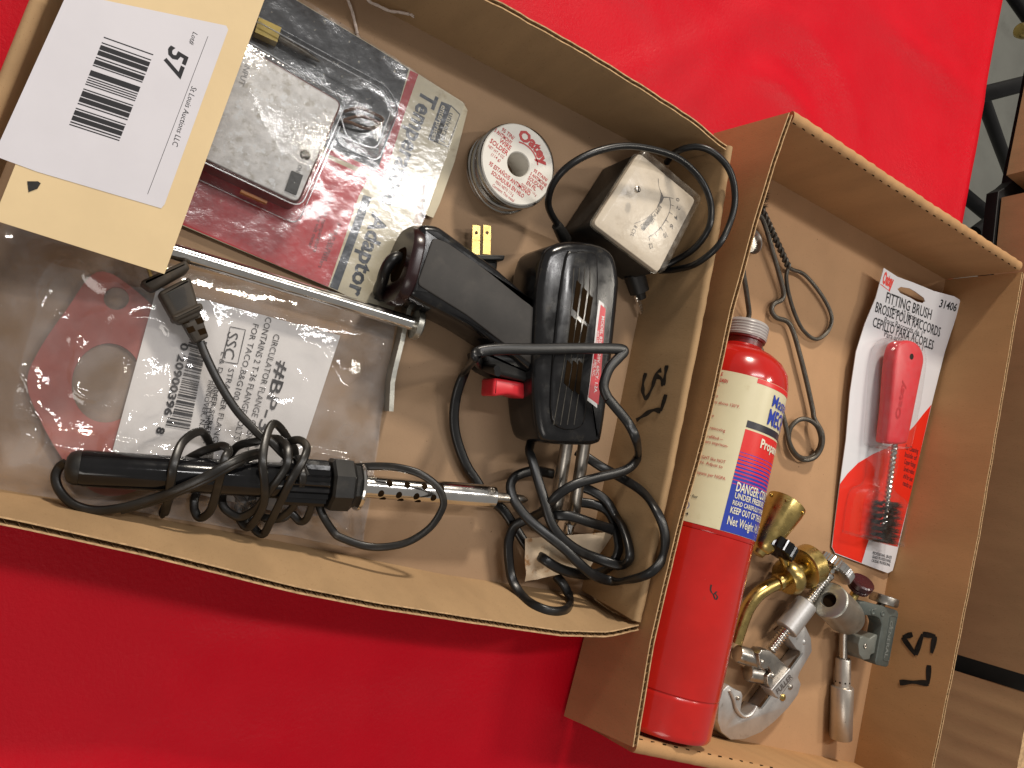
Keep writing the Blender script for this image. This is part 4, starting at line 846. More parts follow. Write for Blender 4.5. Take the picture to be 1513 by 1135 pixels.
# lead wound round the handle
def zw(pts): return [(230+x/5.604, 600+y/5.604, z) for x, y, z in pts]
ic = [
 zw([(160, 640, .8), (100, 800, .9), (62, 875, 1.15), (75, 893, 1.5), (105, 760, 2.4), (130, 600, 3.2), (150, 480, 3.35), (210, 320, 2.9), (300, 235, 2.3), (380, 215, 1.8), (430, 275, 1.3), (450, 340, 1.0), (420, 520, .9), (350, 690, 1.0), (320, 780, 1.1), (325, 870, 1.3), (370, 925, 1.5), (450, 870, 1.9), (500, 720, 2.6), (540, 560, 3.35), (575, 430, 3.4), (605, 370, 3.1), (560, 330, 2.7), (480, 345, 2.3), (400, 370, 2.0), (300, 420, 1.7), (240, 460, 1.5)]),
 zw([(600, 480, 1.0), (555, 720, 1.0), (560, 830, 1.2), (640, 900, 1.4), (720, 915, 1.6), (820, 860, 2.0), (880, 790, 2.4), (960, 680, 3.0), (1020, 600, 3.3), (1090, 480, 3.5), (1090, 350, 3.2), (1040, 285, 2.7), (960, 270, 2.3), (800, 300, 2.0), (700, 322, 1.7), (640, 370, 1.4), (610, 430, 1.2)]),
 zw([(730, 620, .8), (690, 800, .85), (695, 930, 1.0), (760, 1005, 1.4), (835, 930, 2.0), (900, 790, 2.8), (900, 620, 3.4), (885, 480, 3.6), (900, 330, 3.3), (940, 190, 2.8), (985, 145, 2.5), (1045, 195, 2.1), (1100, 280, 1.7), (1150, 360, 1.3), (1160, 470, 1.0)]),
 zw([(820, 620, .8), (790, 880, .85), (815, 1010, 1.05), (890, 1060, 1.4), (950, 960, 1.9), (1030, 800, 2.8), (1130, 600, 3.6), (1220, 450, 3.6), (1252, 345, 3.2), (1200, 285, 2.8), (1120, 290, 2.4), (1060, 330, 1.9)]),
 zw([(1215, 500, 3.0), (1270, 640, 2.9), (1300, 770, 2.4), (1255, 925, 1.7), (1195, 955, 1.4), (1120, 890, 1.2), (1050, 930, 1.3), (930, 935, 1.2), (860, 900, 1.0)]),
 zw([(1180, 420, 2.4), (1215, 560, 3.3), (1200, 700, 2.9), (1130, 840, 2.0), (1020, 925, 1.4), (900, 930, 1.1)]),
 zw([(640, 690, .9), (700, 760, .9), (760, 860, .9), (740, 960, 1.0)]),
 # from the plug down into the coil
 [(296, 505, 1.5), (306, 530, 1.6), (325, 568, 1.8), (350, 607, 2.1), (375, 634, 2.4)]+zw([(880, 255, 2.6), (960, 300, 2.7), (1060, 400, 2.6), (1150, 480, 2.2)]),
 # loop beyond the handle end
 zw([(860, 385, 2.2), (750, 410, 3.0), (600, 480, 3.5), (400, 590, 3.5), (170, 695, 3.0)])+[(225, 737, 2.5), (180, 750, 2.2), (140, 754, 1.9), (108, 745, 1.8), (88, 725, 1.6), (82, 705, 1.5), (88, 690, 1.5), (97, 684, 1.7)],
 zw([(880, 400, 2.0), (760, 430, 2.9), (610, 505, 3.45), (410, 612, 3.45), (175, 715, 2.9)])+[(225, 741, 2.3), (178, 754, 2.0)],
 # loop beyond the collar
 zw([(1350, 820, 1.6), (1395, 925, 1.8), (1480, 1050, 2.2)])+[(505, 795, 2.3), (540, 807, 2.5), (572, 808, 2.8), (605, 800, 3.1), (635, 780, 3.5), (652, 755, 3.8), (655, 738, 3.9), (645, 718, 3.9), (620, 700, 3.7), (588, 691, 3.3), (560, 689, 2.9), (530, 690, 2.4), (500, 690, 1.6)],
 zw([(1350, 820, 1.6), (1310, 640, .9), (1270, 500, .9)]),
]
g = M()
for k in ic: g.tube(spline(PP(off_wall('A_bottom', k, .3, 6.0), 0), 6), .135, 12, flat=1.55)
g.build('wound_lead', mt_bcord, ir, sharp=70)
# plug of the iron
mt_plug = mat('brown_rubber', (.040, .031, .022), .6, var=.3, vs=60, bump=.2, bs=500, dirt=(.11, .075, .04), dirt_s=70, dirt_lo=.5, dirt_hi=.75)
g = M()
g.prism(fillet(PP([(233, 432), (281, 408), (293, 448), (297, 468), (266, 480), (254, 470)], 2.1), .2), 2.1, .9, .2, .2)
pb = g.build('plug', mt_plug, ir)
g = M(); g.prism(fillet(PP([(206, 416), (276, 383), (282, 398), (225, 430)], 2.35), .2), 2.35, .8, .2, .2); g.build('plug_flange', mt_plug, pb)
g = M(); g.prism(fillet(PP([(252, 467), (298, 446), (302, 457), (258, 477)], 2.25), .18), 2.25, .9, .18, .15); g.build('plug_collar', mt_plug, pb)
g = M(); g.prism(fillet(PP([(268, 474), (296, 461), (309, 498), (288, 508)], 1.95), .12), 1.95, 1.0, .12, .1); g.build('strain_relief', mt_plug, pb)
g = M()
for x, y in ((273, 474), (282, 487), (295, 474), (299, 490)): g.box(P(x, y, 1.952), Vector((.16, .06, 0)), Vector((-.06, .13, 0)), UP*.006)
g.build('relief_slot', mt_slot, pb, kind='stuff')
g = M()
for k in range(11):
    u = k/10; a = Vector((247+u*16, 439+u*22, 2.12)); line(g, flatz(2.105), [(247+u*14, 434+u*25), (273+u*5, 424+u*25)], .05, lift=.01)
g.build('grip_rib', mt_bmatte, pb, kind='stuff')
for (x0, y0), (x1, y1) in (((224, 412), (212, 378)), ((246, 402), (236, 366))):
    g = M(); a = P(x0, y0, 1.6); b = P(x1, y1, 1.5); e_ = (b-a).normalized(); s_ = Vector((e_.y, -e_.x, 0)); g.box((a+b)/2, (b-a)/2, s_*.06, UP*.3); g.build('blade', mt_brass, pb)
# ================================================================== OBJECTS IN THE RIGHT TRAY
# ---- propane cylinder
pr_ = thing('propane_cylinder', 'red propane cylinder with a cream and blue label lying in the right tray', 'gas cylinder', P(1020, 800, .35))
RC = 3.40; ZC = .36+RC
PA = P(968, 1071, ZC); PB = P(1105, 478, ZC); pax = (PB-PA); PL = pax.length; pax.normalize()
pup = UP; psd = pax.cross(pup).normalized()   # to the photo's right
def cyl(t, th, r=RC): return PA+pax*t+(pup*math.cos(th)+psd*math.sin(th))*r
def chit(x, y, r=RC):
    v = ray(x, y).normalized(); o_ = CAM-PA; vp = v-pax*v.dot(pax); op = o_-pax*o_.dot(pax)
    a = vp.dot(vp); b = 2*vp.dot(op); c_ = op.dot(op)-r*r; D = max(0, b*b-4*a*c_)
    q = o_+v*((-b-math.sqrt(D))/(2*a)); return q.dot(pax), math.atan2(q.dot(psd), q.dot(pup))
t_seam = chit(1000, 1030)[0]; t_lab0 = chit(1062, 783)[0]; t_lab1 = chit(1110, 556)[0]; t_sh = t_lab1+.35
g = M(); g.lathe(PA, PB, [(.9, .1), (.7, 2.6), (.12, 3.0), (.0, 3.15), (.03, 3.28), (.2, RC-.025), (.4, RC-.02), (t_seam-.3, RC-.02), (t_seam-.1, RC-.02), (t_seam-.04, RC-.06), (t_seam, RC-.06), (t_seam+.06, RC), (t_seam+.3, RC), (t_lab0-.6, RC), (t_lab0-.32, RC), (t_lab0-.26, RC-.05)], 64)
g.build('lower_body', mt_paint, pr_)
tn = PL-1.75
g = M(); g.lathe(PA, PB, [(t_lab0-.30, RC-.10), (t_lab0-.28, RC+.01), (t_lab0-.22, RC+.03), (t_lab0, RC+.03), (t_lab1, RC+.03), (t_sh, RC+.02), (t_sh+(tn-t_sh)*.35, RC*.955), (t_sh+(tn-t_sh)*.62, RC*.83), (t_sh+(tn-t_sh)*.82, RC*.645), (t_sh+(tn-t_sh)*.95, RC*.45), (tn, RC*.40), (tn+.05, RC*.385)], 64)
g.build('upper_body', mt_paint, pr_)
g = M(); g.lathe(PA, PB, [(tn-.05, 1.26), (tn+.45, 1.24), (tn+.5, 1.38), (tn+.62, 1.38), (tn+.66, 1.1)], 40); g.build('neck', mat('dark_red_paint', (.13, .008, .008), .35, var=.15), pr_)
mt_cap = mat('frosted_cap', (.36, .34, .33), .35, var=.06, vs=60, spec=.5)
g = M(); pf_ = [(tn+.62, 1.1), (tn+.64, 1.42)]
for k in range(5): pf_ += [(tn+.70+k*.19, 1.42), (tn+.76+k*.19, 1.45), (tn+.82+k*.19, 1.42)]
g.lathe(PA, PB, pf_+[(PL-.1, 1.40), (PL, 1.30), (PL, .1)], 40); g.build('thread_cap', mt_cap, pr_)
mt_lcream = mat('label_cream', (.66, .60, .40), .36, var=.03, vs=40, dirt=(.56, .48, .28), dirt_s=60, dirt_lo=.6, dirt_hi=.8, dirt2=(.40, .25, .16), dirt2_s=400, d2lo=.77, d2hi=.80)
mt_lblue = mat('label_blue', (.02, .045, .36), .32, var=.04); mt_lred2 = mat('label_bright_red', (.70, .02, .018), .32, var=.03); mt_lblk = mat('label_black', (.02, .018, .03), .35)
th_p0 = chit(1119, 562)[1]; th_p1 = chit(1064.5, 778)[1]; th_p = (th_p0+th_p1)/2
rl = RC+.045
def thp(t): return th_p1+(th_p0-th_p1)*(t-tq1)/(tq0-tq1)
tq0 = chit(1119, 562)[0]; tq1 = chit(1064.5, 778)[0]
def cpatch(g, t0, t1, a0, a1, m, r=rl, n=64, nt=2):
    A_ = (lambda t, a: thp(t) if a == th_p else a)
    g.grid([[cyl(t0+(t1-t0)*j/nt, A_(t0+(t1-t0)*j/nt, a0)+(A_(t0+(t1-t0)*j/nt, a1)-A_(t0+(t1-t0)*j/nt, a0))*i/n, r) for i in range(n+1)] for j in range(nt+1)], m)
g = M(); cpatch(g, t_lab0, t_lab1, -1.75, th_p, 0); cpatch(g, t_lab0, t_lab1, th_p, 2.6, 0)
def tp_(y): # photo row on the coloured panel's left edge -> cm along axis
    x = 1119+(y-562)*(1064.5-1119)/(778-562); return chit(x, y)[0]
r2 = rl+.012
cpatch(g, tp_(566), t_lab1-.02, th_p, 2.6, 2, r2); cpatch(g, tp_(631), tp_(621), th_p, 2.6, 3, r2); cpatch(g, tp_(667), tp_(634), th_p, 2.6, 2, r2)
ta, tb = tp_(667), tp_(714); n_ = 9
for k in range(n_):
    y0, y1 = ta+(tb-ta)*k/n_, ta+(tb-ta)*(k+1)/n_; f = .22+.72*k/n_; ym = y0+(y1-y0)*f
    cpatch(g, y0, ym, th_p, 2.6, 1, r2); cpatch(g, ym, y1, th_p, 2.6, 2, r2)
cpatch(g, t_lab0+.02, tb, th_p, 2.6, 1, r2)
lb = g.build('label', [mt_lcream, mt_lblue, mt_lred2, mt_lblk], pr_)
g = M()
def ctext(s, px, w, h, m, bold=0.0, end=False):
    t0, a0 = chit(*px); v, f = txt2(s, w, h, bold)
    if end: a0 -= w/RC
    g.add([cyl(t0+y, a0+x/RC, r2+.03) for x, y in v], f, m)
ctext('Master', (1139, 600), 2.3, .74, 0, .01); ctext('MECHANIC', (1132, 626), 4.3, .98, 0, .022)
ctext('Propane', (1121.5, 661), 2.3, .56, 1, .03)
ctext('DANGER: CONTENTS', (1086, 725), 4.3, .56, 1, .02); ctext('UNDER PRESSURE.', (1084, 735.5), 3.0, .34, 1, .02)
ctext('READ CAREFULLY OTHER', (1081, 745), 3.3, .27, 1, .02); ctext('KEEP OUT OF THE REACH', (1077.5, 757), 3.9, .38, 1, .02); ctext('Net Weight 14.1 OZ.', (1073, 774), 3.9, .52, 1, .01)
for s, x, y, w, h, b in (('NOT REFILLABLE', 1068, 556, 1.7, .22, .02), ('KEEP AWAY FROM CHILDREN', 1075, 566.5, 2.5, .22, .02), ('can form explosive gas.', 1064, 571.5, 2.2, .2, 0), ('vapours near flames', 1061, 588, 2.1, .2, 0), ('at temperatures above 120°F.', 1092, 604, 2.9, .2, 0),
        ('any heated surface', 1055, 617, 2.0, .2, 0), ('while in use', 1049, 625, 1.5, .2, 0), ('cylinder before removing', 1071, 639, 2.5, .2, 0), ('explosion if refilled—', 1068, 652, 2.2, .2, 0), ('fine and 5 years imprison-', 1075, 662, 2.6, .2, 0),
        ('GAS-TIGHT like NOT', 1071, 685.5, 2.1, .2, 0), ('then light. Adjust to', 1067, 692.5, 2.1, .2, 0), ('propane per NGPA', 1071, 710, 1.9, .2, 0)):
    ctext(s, (x, y), w, h, 2, b, True)
ctext('75', (1022, 727), .5, .3, 2, .03, True); ctext('only for', (1031, 737), .9, .18, 3, .01, True); ctext('R/4', (1017, 762), .45, .18, 3, .01, True)
t0, a0 = chit(1013, 746)
for rr_ in (.24, .21): pass
g.grid([[cyl(t0+q*math.sin(x), a0+q*math.cos(x)/RC, r2+.008) for x in [2*math.pi*k/24 for k in range(25)]] for q in (.26, .225)], 0); ctext('R', (1011, 750), .2, .22, 0, .03)
g.build('label_lettering', [mt_lblue, mat('label_print_cream', (.74, .70, .56), .4), mt_rink, mt_lblk], lb)
g = M()
for pts in ([(1051, 864), (1050, 872), (1054, 878), (1059, 874)], [(1054, 878), (1057, 886), (1060, 882), (1056, 876)]): 
    g.grid([[cyl(*( (lambda q: (q[0], q[1]))(chit(x+dx, y)) ), RC+.012) for x, y in spline([Vector((a, b, 0)).xy.to_3d() for a, b in pts], 4) for _ in (0,)] for dx in (-1.2, 1.2)] if False else [[cyl(*chit(v.x+dx, v.y+dx*.3), RC+.012) for v in spline([Vector((a, b, 0)) for a, b in pts], 4)] for dx in (-1.1, 1.1)])
g.build('ink_scribble', mt_marker, pr_)
# ---- torch head
th_ = thing('torch_head', 'brass torch head with flared cup and black ribbed knob beside the propane cylinder', 'torch', P(1160, 830, .35))
g = M(); a = P(1163, 742, 1.85); b = P(1122, 814, 1.75); L = (b-a).length; g.lathe(a, b, [(.9, .3), (.06, 1.25), (0, 1.36), (.05, 1.42), (.6, 1.41), (L*.35, 1.28), (L*.7, 1.04), (L*.9, .84), (L*.97, .68), (L, .5), (L+.3, .42), (L+.35, .1)], 40); cup = g.build('mounting_cup', mt_brass, th_)
axc = (b-a).normalized(); pa_, pb_ = perp(axc)
toc2 = (CAM-a); toc2 = (toc2-axc*toc2.dot(axc)).normalized(); sd2 = axc.cross(toc2)
for ang in (-1.05, .05, .95):
    n_ = toc2*math.cos(ang)+sd2*math.sin(ang); q = a+axc*(.42)+n_*1.36; g = M(); g.lathe(q, q+n_, [(0, .13), (.18, .13), (.22, .09), (.22, .001)], 10); g.build('pin', mt_brass, cup)
kd = (P(1160, 800, 2.3)-P(1148, 822, 2.3)).normalized(); kc = P(1152, 809, 2.35)
g = M(); ka, kb = perp(kd); rows = []
for t, r in ((-.48, .9), (-.42, 1.2), (.40, 1.22), (.48, 1.0)): rows.append([kc+kd*t+(ka*math.cos(x)+kb*math.sin(x))*(r-(.10 if (k % 4) < 2 else 0)) for k, x in enumerate([2*math.pi*i/64 for i in range(64)])])
g.loft(rows); g.build('valve_knob', mt_black, th_, sharp=30)
ga = (P(1206, 829, 1.8)-P(1180, 843, 1.9)).normalized()
c0 = P(1184, 841, 1.85); g = M(); g.lathe(c0, c0+ga, [(0, .55), (0, 1.44), (.06, 1.52), (1.15, 1.52), (1.25, 1.42), (1.25, .3)], 40); g.build('inlet_collar', mt_brass, th_)
g = M(); c1 = P(1158, 857, 1.8); Lc = (c0-c1).length; gb = (c0-c1).normalized(); g.lathe(c1, c0, [(0, .5), (.0, 1.12), (.15, 1.24), (.5, 1.36), (.95, 1.22), (1.15, .9), (1.2, .6), (Lc+.05, .55)], 36); g.build('valve_body', mt_brass, th_)
g = M(); g.lathe(kc, c1+gb*.6, [(0, .3), ((c1+gb*.6-kc).length, .35)], 14); g.build('valve_stem', mt_brass, th_)
g = M(); c2 = P(1147, 861, 1.7); g.lathe(c2, c1+gb*.05, [(0, .5), (.05, .62), (.3, .62), (.35, .55), ((c1-c2).length+.05, .55)], 24); g.build('tube_collar', mt_brass, th_)
g = M(); g.tube(spline(PP([(1149, 861, 1.7), (1134, 868, 1.6), (1118, 880, 1.5), (1105, 898, 1.35), (1096, 920, 1.2), (1086, 950, 1.1)], 0), 6), .50, 18); g.build('burner_tube', mt_brass, th_)
# ---- large tubing cutter
pcut = thing('pipe_cutter', 'large silver pipe cutter with a curved frame and threaded feed screw', 'pipe cutter', P(1120, 1010, .35))
def cz(pts, z): return [P(1060+x/4.933, 880+y/4.933, z) for x, y in pts]
fr = [(640, 215), (685, 310), (692, 410), (645, 490), (606, 555), (590, 598), (612, 645), (590, 725), (520, 820), (420, 920), (320, 1000), (200, 1050), (100, 1055), (30, 1000), (2, 920), (10, 800), (40, 690), (80, 650), (112, 672), (140, 690), (178, 702), (188, 735), (178, 790), (170, 850), (195, 885), (240, 868), (283, 806), (312, 818), (615, 415), (580, 395), (500, 285), (560, 230)]
g = M(); g.prism(fillet(cz(fr, 1.55), .12, 2), 1.55, .37, .10, .08, steps=2); frm = g.build('frame', mt_alu, pcut)
g = M()
rd_ = cz([(90, 690), (120, 760), (140, 830), (190, 880), (245, 862), (283, 806)], 1.62); g.tube(spline(rd_, 5), lambda t: .10+.05*math.sin(math.pi*t), 8); g.build('jaw_lip', mt_alu, frm)
g = M(); a, b = cz([(312, 818), (612, 415)], 1.6); e_ = (b-a).normalized(); s_ = Vector((e_.y, -e_.x, 0)); g.box((a+b)/2, (b-a)/2, s_*.09, UP*.12); g.build('guide_rail', mt_chrome, frm)
g = M(); g.prism(fillet(cz([(300, 430), (325, 395), (380, 400), (415, 425), (515, 525), (500, 560), (400, 700), (368, 650), (362, 590), (395, 560), (372, 520), (340, 545), (312, 515)], 2.35), .1), 2.35, 1.45, .08); sl = g.build('slide_bracket', mt_steel, pcut)
g = M(); g.prism(fillet(cz([(392, 690), (530, 530), (558, 575), (440, 755)], 2.55), .06), 2.55, 1.5, .06); nb_ = g.build('name_block', mt_alu, pcut)
pz2 = flatz(2.555); g = M(); a_, b_ = (1060+440/4.933, 880+722/4.933), (1060+548/4.933, 880+596/4.933)
ptext(g, 'FULLER', pz2, a_, b_, 7.5, 0, .02, lift=.015); 
for p, q in (((430, 738), (445, 750)), ((446, 750), (552, 600)), ((405, 688), (530, 548))): line(g, pz2, [(1060+p[0]/4.933, 880+p[1]/4.933), (1060+q[0]/4.933, 880+q[1]/4.933)], .05, lift=.012)
g.build('raised_lettering', mat('worn_letter', (.14, .12, .11), .5, .6), nb_)
for (x0, y0, x1, y1) in ((140, 420, 330, 478), (215, 560, 395, 590)):
    g = M(); a, b = cz([(x0, y0)], 1.25)[0], cz([(x1, y1)], 1.6)[0]; L = (b-a).length; g.lathe(a, b, [(0, .4), (.06, .57), (.2, .63), (L-.35, .63), (L-.3, .70), (L-.1, .70), (L, .6), (L, .05)], 26); g.build('roller', mt_steel, pcut)
for x, y, r, mm in ((325, 487, .19, mt_steel), (400, 585, .19, mt_steel)):
    g = M(); c_ = cz([(x, y)], 2.35)[0]; g.lathe(c_-UP*.05, c_+UP, [(0, r), (.12, r), (.17, r*.6), (.17, .001)], 16); g.build('rivet', mm, sl)
for x, y, r, mm, z in ((475, 742, .26, mt_brass, 1.55), (530, 665, .2, mt_steel, 1.55), (150, 748, .14, mt_steel, 1.6), (628, 338, .2, mt_alu, 1.5)):
    g = M(); c_ = cz([(x, y)], z)[0]; g.lathe(c_-UP*.05, c_+UP, [(0, r), (.12, r), (.18, r*.6), (.18, .001)], 16); g.build('screw_head', mm, frm)
s0 = cz([(385, 400)], 1.75)[0]; s1 = P(1223, 851, 2.5); sv = (s1-s0).normalized(); SL = (s1-s0).length
g = M(); pf_ = []; t = 0
while t < SL: pf_ += [(t, .28), (t+.09, .40), (t+.13, .40)]; t += .22
g.lathe(s0, s1, pf_, 18); g.build('feed_screw', mt_chrome, pcut, sharp=60)
a = s0.lerp(s1, .27); b = s0.lerp(s1, .63); L = (b-a).length
g = M(); g.lathe(a, b, [(0, .45), (0, .78), (.06, .83), (L-.06, .81), (L, .74), (L, .34)], 32); g.build('screw_sleeve', mt_alu, pcut)
g = M(); kc_ = P(1232, 839, 2.45); rows = []; ka, kb = perp(sv)
for t, r in ((-.36, 1.2), (-.30, 1.52), (.30, 1.52), (.38, 1.25)): rows.append([kc_+sv*t+(ka*math.cos(x)+kb*math.sin(x))*(r-(.07 if k % 2 else 0)) for k, x in enumerate([2*math.pi*i/76 for i in range(76)])])
g.loft(rows); g.build('knurled_knob', mt_chrome, pcut, sharp=20)
g = M(); g.lathe(s1-sv*.15, s1+sv, [(0, .3), (.05, .44), (.25, .46), (.4, .36), (.45, .2), (.9, .3)], 22); g.build('screw_collar', mt_chrome, pcut)
# ---- second torch: tip with zinc body and maroon knob
t2_ = thing('torch_head', 'dull metal torch burner with maroon knob between the two cutters', 'torch', P(1244, 1000, .35))
a = P(1224, 886, 3.0); b = P(1254, 915, 1.75); L = (b-a).length
g = M(); g.lathe(a, b, [(.35, .1), (.35, .50), (.02, .56), (0, 1.05), (.04, 1.28), (.12, 1.34), (.16, 1.27), (.22, 1.34), (L*.8, 1.38), (L*.95, 1.26), (L, .9), (L, .1)], 40); zb_ = g.build('valve_body', mt_zinc, t2_)
g = M(); nd = (a-b).normalized(); g.lathe(a-nd*.30, a, [(0, .01), (.0, .5), (.02, .5), (.02, .01)], 24); g.build('inlet_hole', mt_slot, zb_)
a = P(1247, 928, 1.35); b = P(1246, 974, 1.2); g = M(); g.lathe(a, b, [(0, .36), ((b-a).length, .36)], 18); g.build('stem', mt_steel, t2_)
a = P(1246, 972, 1.2); b = P(1242, 1091, 1.2); L = (b-a).length; f_ = chk = .36
g = M(); g.lathe(a, b, [(0, .38), (.02, .52), (.1, .57), (L*.33, .60), (L*.345, .62), (L*.355, .80), (L*.37, .84), (L-.06, .84), (L, .80), (L-.02, .68), (L-.6, .6), (L-.6, .05)], 36); bt = g.build('burner_tube', mat('sooty_steel', (.50, .46, .41), .36, .8, var=.1, vs=80, bump=.12, bs=400, dirt=(.12, .10, .08), dirt_s=130, dirt_lo=.64, dirt_hi=.74), t2_)
g = M(); bx_ = (b-a).normalized(); tc_ = (CAM-a); tc_ = (tc_-bx_*tc_.dot(bx_)).normalized(); sd_ = bx_.cross(tc_)
for ang in (-1.0, -.35, .3, .95):
    n_ = tc_*math.cos(ang)+sd_*math.sin(ang); q = a+bx_*L*.29+n_*.605; u_ = bx_.cross(n_); g.add([q+(bx_*math.cos(x)+u_*math.sin(x))*.075 for x in [2*math.pi*k/10 for k in range(10)]], [tuple(range(10))])
g.build('air_hole', mt_slot, bt, kind='stuff')
a = P(1267, 871, 2.1); b = P(1278, 855, 2.75); g = M(); kd = (b-a).normalized(); ka, kb = perp(kd); rows = []
for t, r in ((0, .5), (.05, .82), (.30, .86), (.36, .78), (.44, .78), (.5, .92), (.82, .92), (.92, .80)): rows.append([a+kd*t+(ka*math.cos(x)+kb*math.sin(x))*(r-(.03 if k % 6 == 0 else 0)) for k, x in enumerate([2*math.pi*i/48 for i in range(48)])])
g.loft(rows); g.build('valve_knob', mat('maroon_bakelite', (.055, .014, .016), .25, var=.15), t2_)
g = M(); q = P(1256, 890, 2.0); g.lathe(q, a+kd*.05, [(0, .42), (.3, .42), (.32, .34), ((a-q).length, .34)], 16); g.build('valve_stem', mt_brass, t2_)
# ---- mini tubing cutter
mc = thing('tubing_cutter', 'small grey tubing cutter with knurled knob against the right tray wall', 'pipe cutter', P(1298, 940, .35))
def mz(pts, z): return [P(1260+x/7.09, 840+y/7.09, z) for x, y in pts]
mt_grey = mat('grey_enamel', (.085, .098, .09), .45, .15, var=.12, vs=100, bump=.1, bs=500, dirt=(.30, .30, .28), dirt_s=220, dirt_lo=.62, dirt_hi=.75)
g = M(); g.prism(fillet(mz([(70, 350), (130, 345), (190, 362), (300, 390), (470, 440), (484, 478), (425, 750), (376, 1022), (352, 1036), (246, 1012), (234, 985), (286, 690), (305, 590), (280, 522), (232, 500), (115, 490), (72, 470)], 2.9), .12, 2), 2.9, 1.75, .1, .05, steps=2); mb_ = g.build('body', mt_grey, mc)
g = M(); bd = fillet(mz([(395, 492), (462, 505), (376, 972), (318, 960)], 2.91), .12); g.tube(bd+[bd[0]], .035, 6); g.build('name_border', mt_grey, mb_)
g = M(); ptext(g, 'GENERAL', flatz(2.91), (1260+392/7.09, 840+545/7.09), (1260+328/7.09, 840+935/7.09), 6.5, 0, .02, lift=.02); g.build('raised_lettering', mat('pale_grey', (.16, .175, .165), .45), mb_)
for x, y in ((208, 455), (310, 472)):
    g = M(); c_ = mz([(x, y)], 2.9)[0]; g.lathe(c_-UP*.02, c_+UP, [(0, .22), (.07, .22), (.09, .17), (.05, .11), (.05, .001)], 18); g.build('rivet', mt_grey, mb_)
g = M(); g.prism(fillet(mz([(62, 800), (80, 720), (110, 705), (180, 735), (240, 690), (276, 700), (236, 890), (190, 905), (180, 955), (112, 962), (72, 910)], 2.7), .1), 2.7, 1.0, .1, .1); jw = g.build('roller_carriage', mat('grey_cast', (.16, .168, .15), .45, .25, var=.1, vs=100, bump=.1, bs=500), mc)
g = M(); c_ = mz([(127, 812)], 2.7)[0]; g.lathe(c_-UP*.02, c_+UP, [(0, .17), (.08, .17), (.1, .12), (.04, .08), (.04, .001)], 14); g.build('pin', mt_steel, jw)
for y in (760, 850):
    g = M(); a, b = mz([(8, y), (90, y+8)], 1.5); g.lathe(a, b, [(0, .3), (.05, .42), ((b-a).length, .42)], 20); g.build('roller', mt_steel, mc)
a = P(1300, 892, 2.15); b = P(1308, 879, 2.3); g = M(); kd = (P(1300, 896, 2.2)-P(1305, 876, 2.25)).normalized(); kc_ = P(1306, 886, 2.25); ka, kb = perp(kd); rows = []
for i, (t, r) in enumerate(((-.36, .85), (-.32, 1.05), (-.16, 1.08), (0, 1.08), (.16, 1.08), (.30, 1.05), (.34, .85))): rows.append([kc_+kd*t+(ka*math.cos(x)+kb*math.sin(x))*(r-(.06 if (k+i) % 2 else 0)) for k, x in enumerate([2*math.pi*q/60 for q in range(60)])])
g.loft(rows); g.build('knurled_knob', mt_steel, mc, sharp=15)
g = M(); q = mz([(270, 420)], 2.3)[0]; g.lathe(kc_, q, [(0, .3), ((q-kc_).length, .3)], 14); g.build('feed_screw', mt_steel, mc)
# ---- flint striker of bent wire
fs = thing('flint_striker', 'long bent dark wire flint striker with round cup beside the propane cylinder', 'striker', P(1165, 500, .35))
def wz(pts): return [(1050+x/2.468, 240+y/2.468, z) for x, y, z in pts]
arm = wz([(160, 190, 1.3), (185, 200, 1.2), (205, 250, 1.1), (225, 320, 1.0), (248, 400, .9), (266, 470, .8), (260, 500, .75), (232, 515, .7), (222, 540, .7), (240, 566, .7), (278, 580, .7), (300, 615, .75), (325, 700, .8), (350, 800, .8), (372, 900, .8), (378, 935, .95)])
loop = wz([(405, 985, 1.2), (405, 1035, 1.1), (380, 1075, .9), (340, 1085, .7), (305, 1062, .6), (285, 1015, .6), (290, 970, .7), (320, 940, .9), (355, 938, 1.1), (388, 962, 1.25), (402, 1008, 1.0), (392, 1050, .65), (360, 1078, .6), (320, 1072, .8), (290, 1030, 1.0), (272, 955, 1.0), (245, 860, .9), (205, 740, .8), (150, 600, .7), (138, 572, .7), (140, 545, .8), (130, 470, 1.2), (118, 380, 1.6), (135, 300, 1.7), (150, 230, 1.6), (160, 190, 1.4)])
g = M(); g.tube(spline(PP(arm+loop, 0), 6), .185, 10); g.build('wire_frame', mt_wire, fs)
g = M(); c_ = P(1113, 357, 1.2); g.lathe(c_-UP*.55, c_+UP, [(0, .5), (.1, .85), (.5, .92), (.55, .90), (.5, .82), (.2, .7), (.15, .01)], 28); g.build('cup', mt_steel, fs)
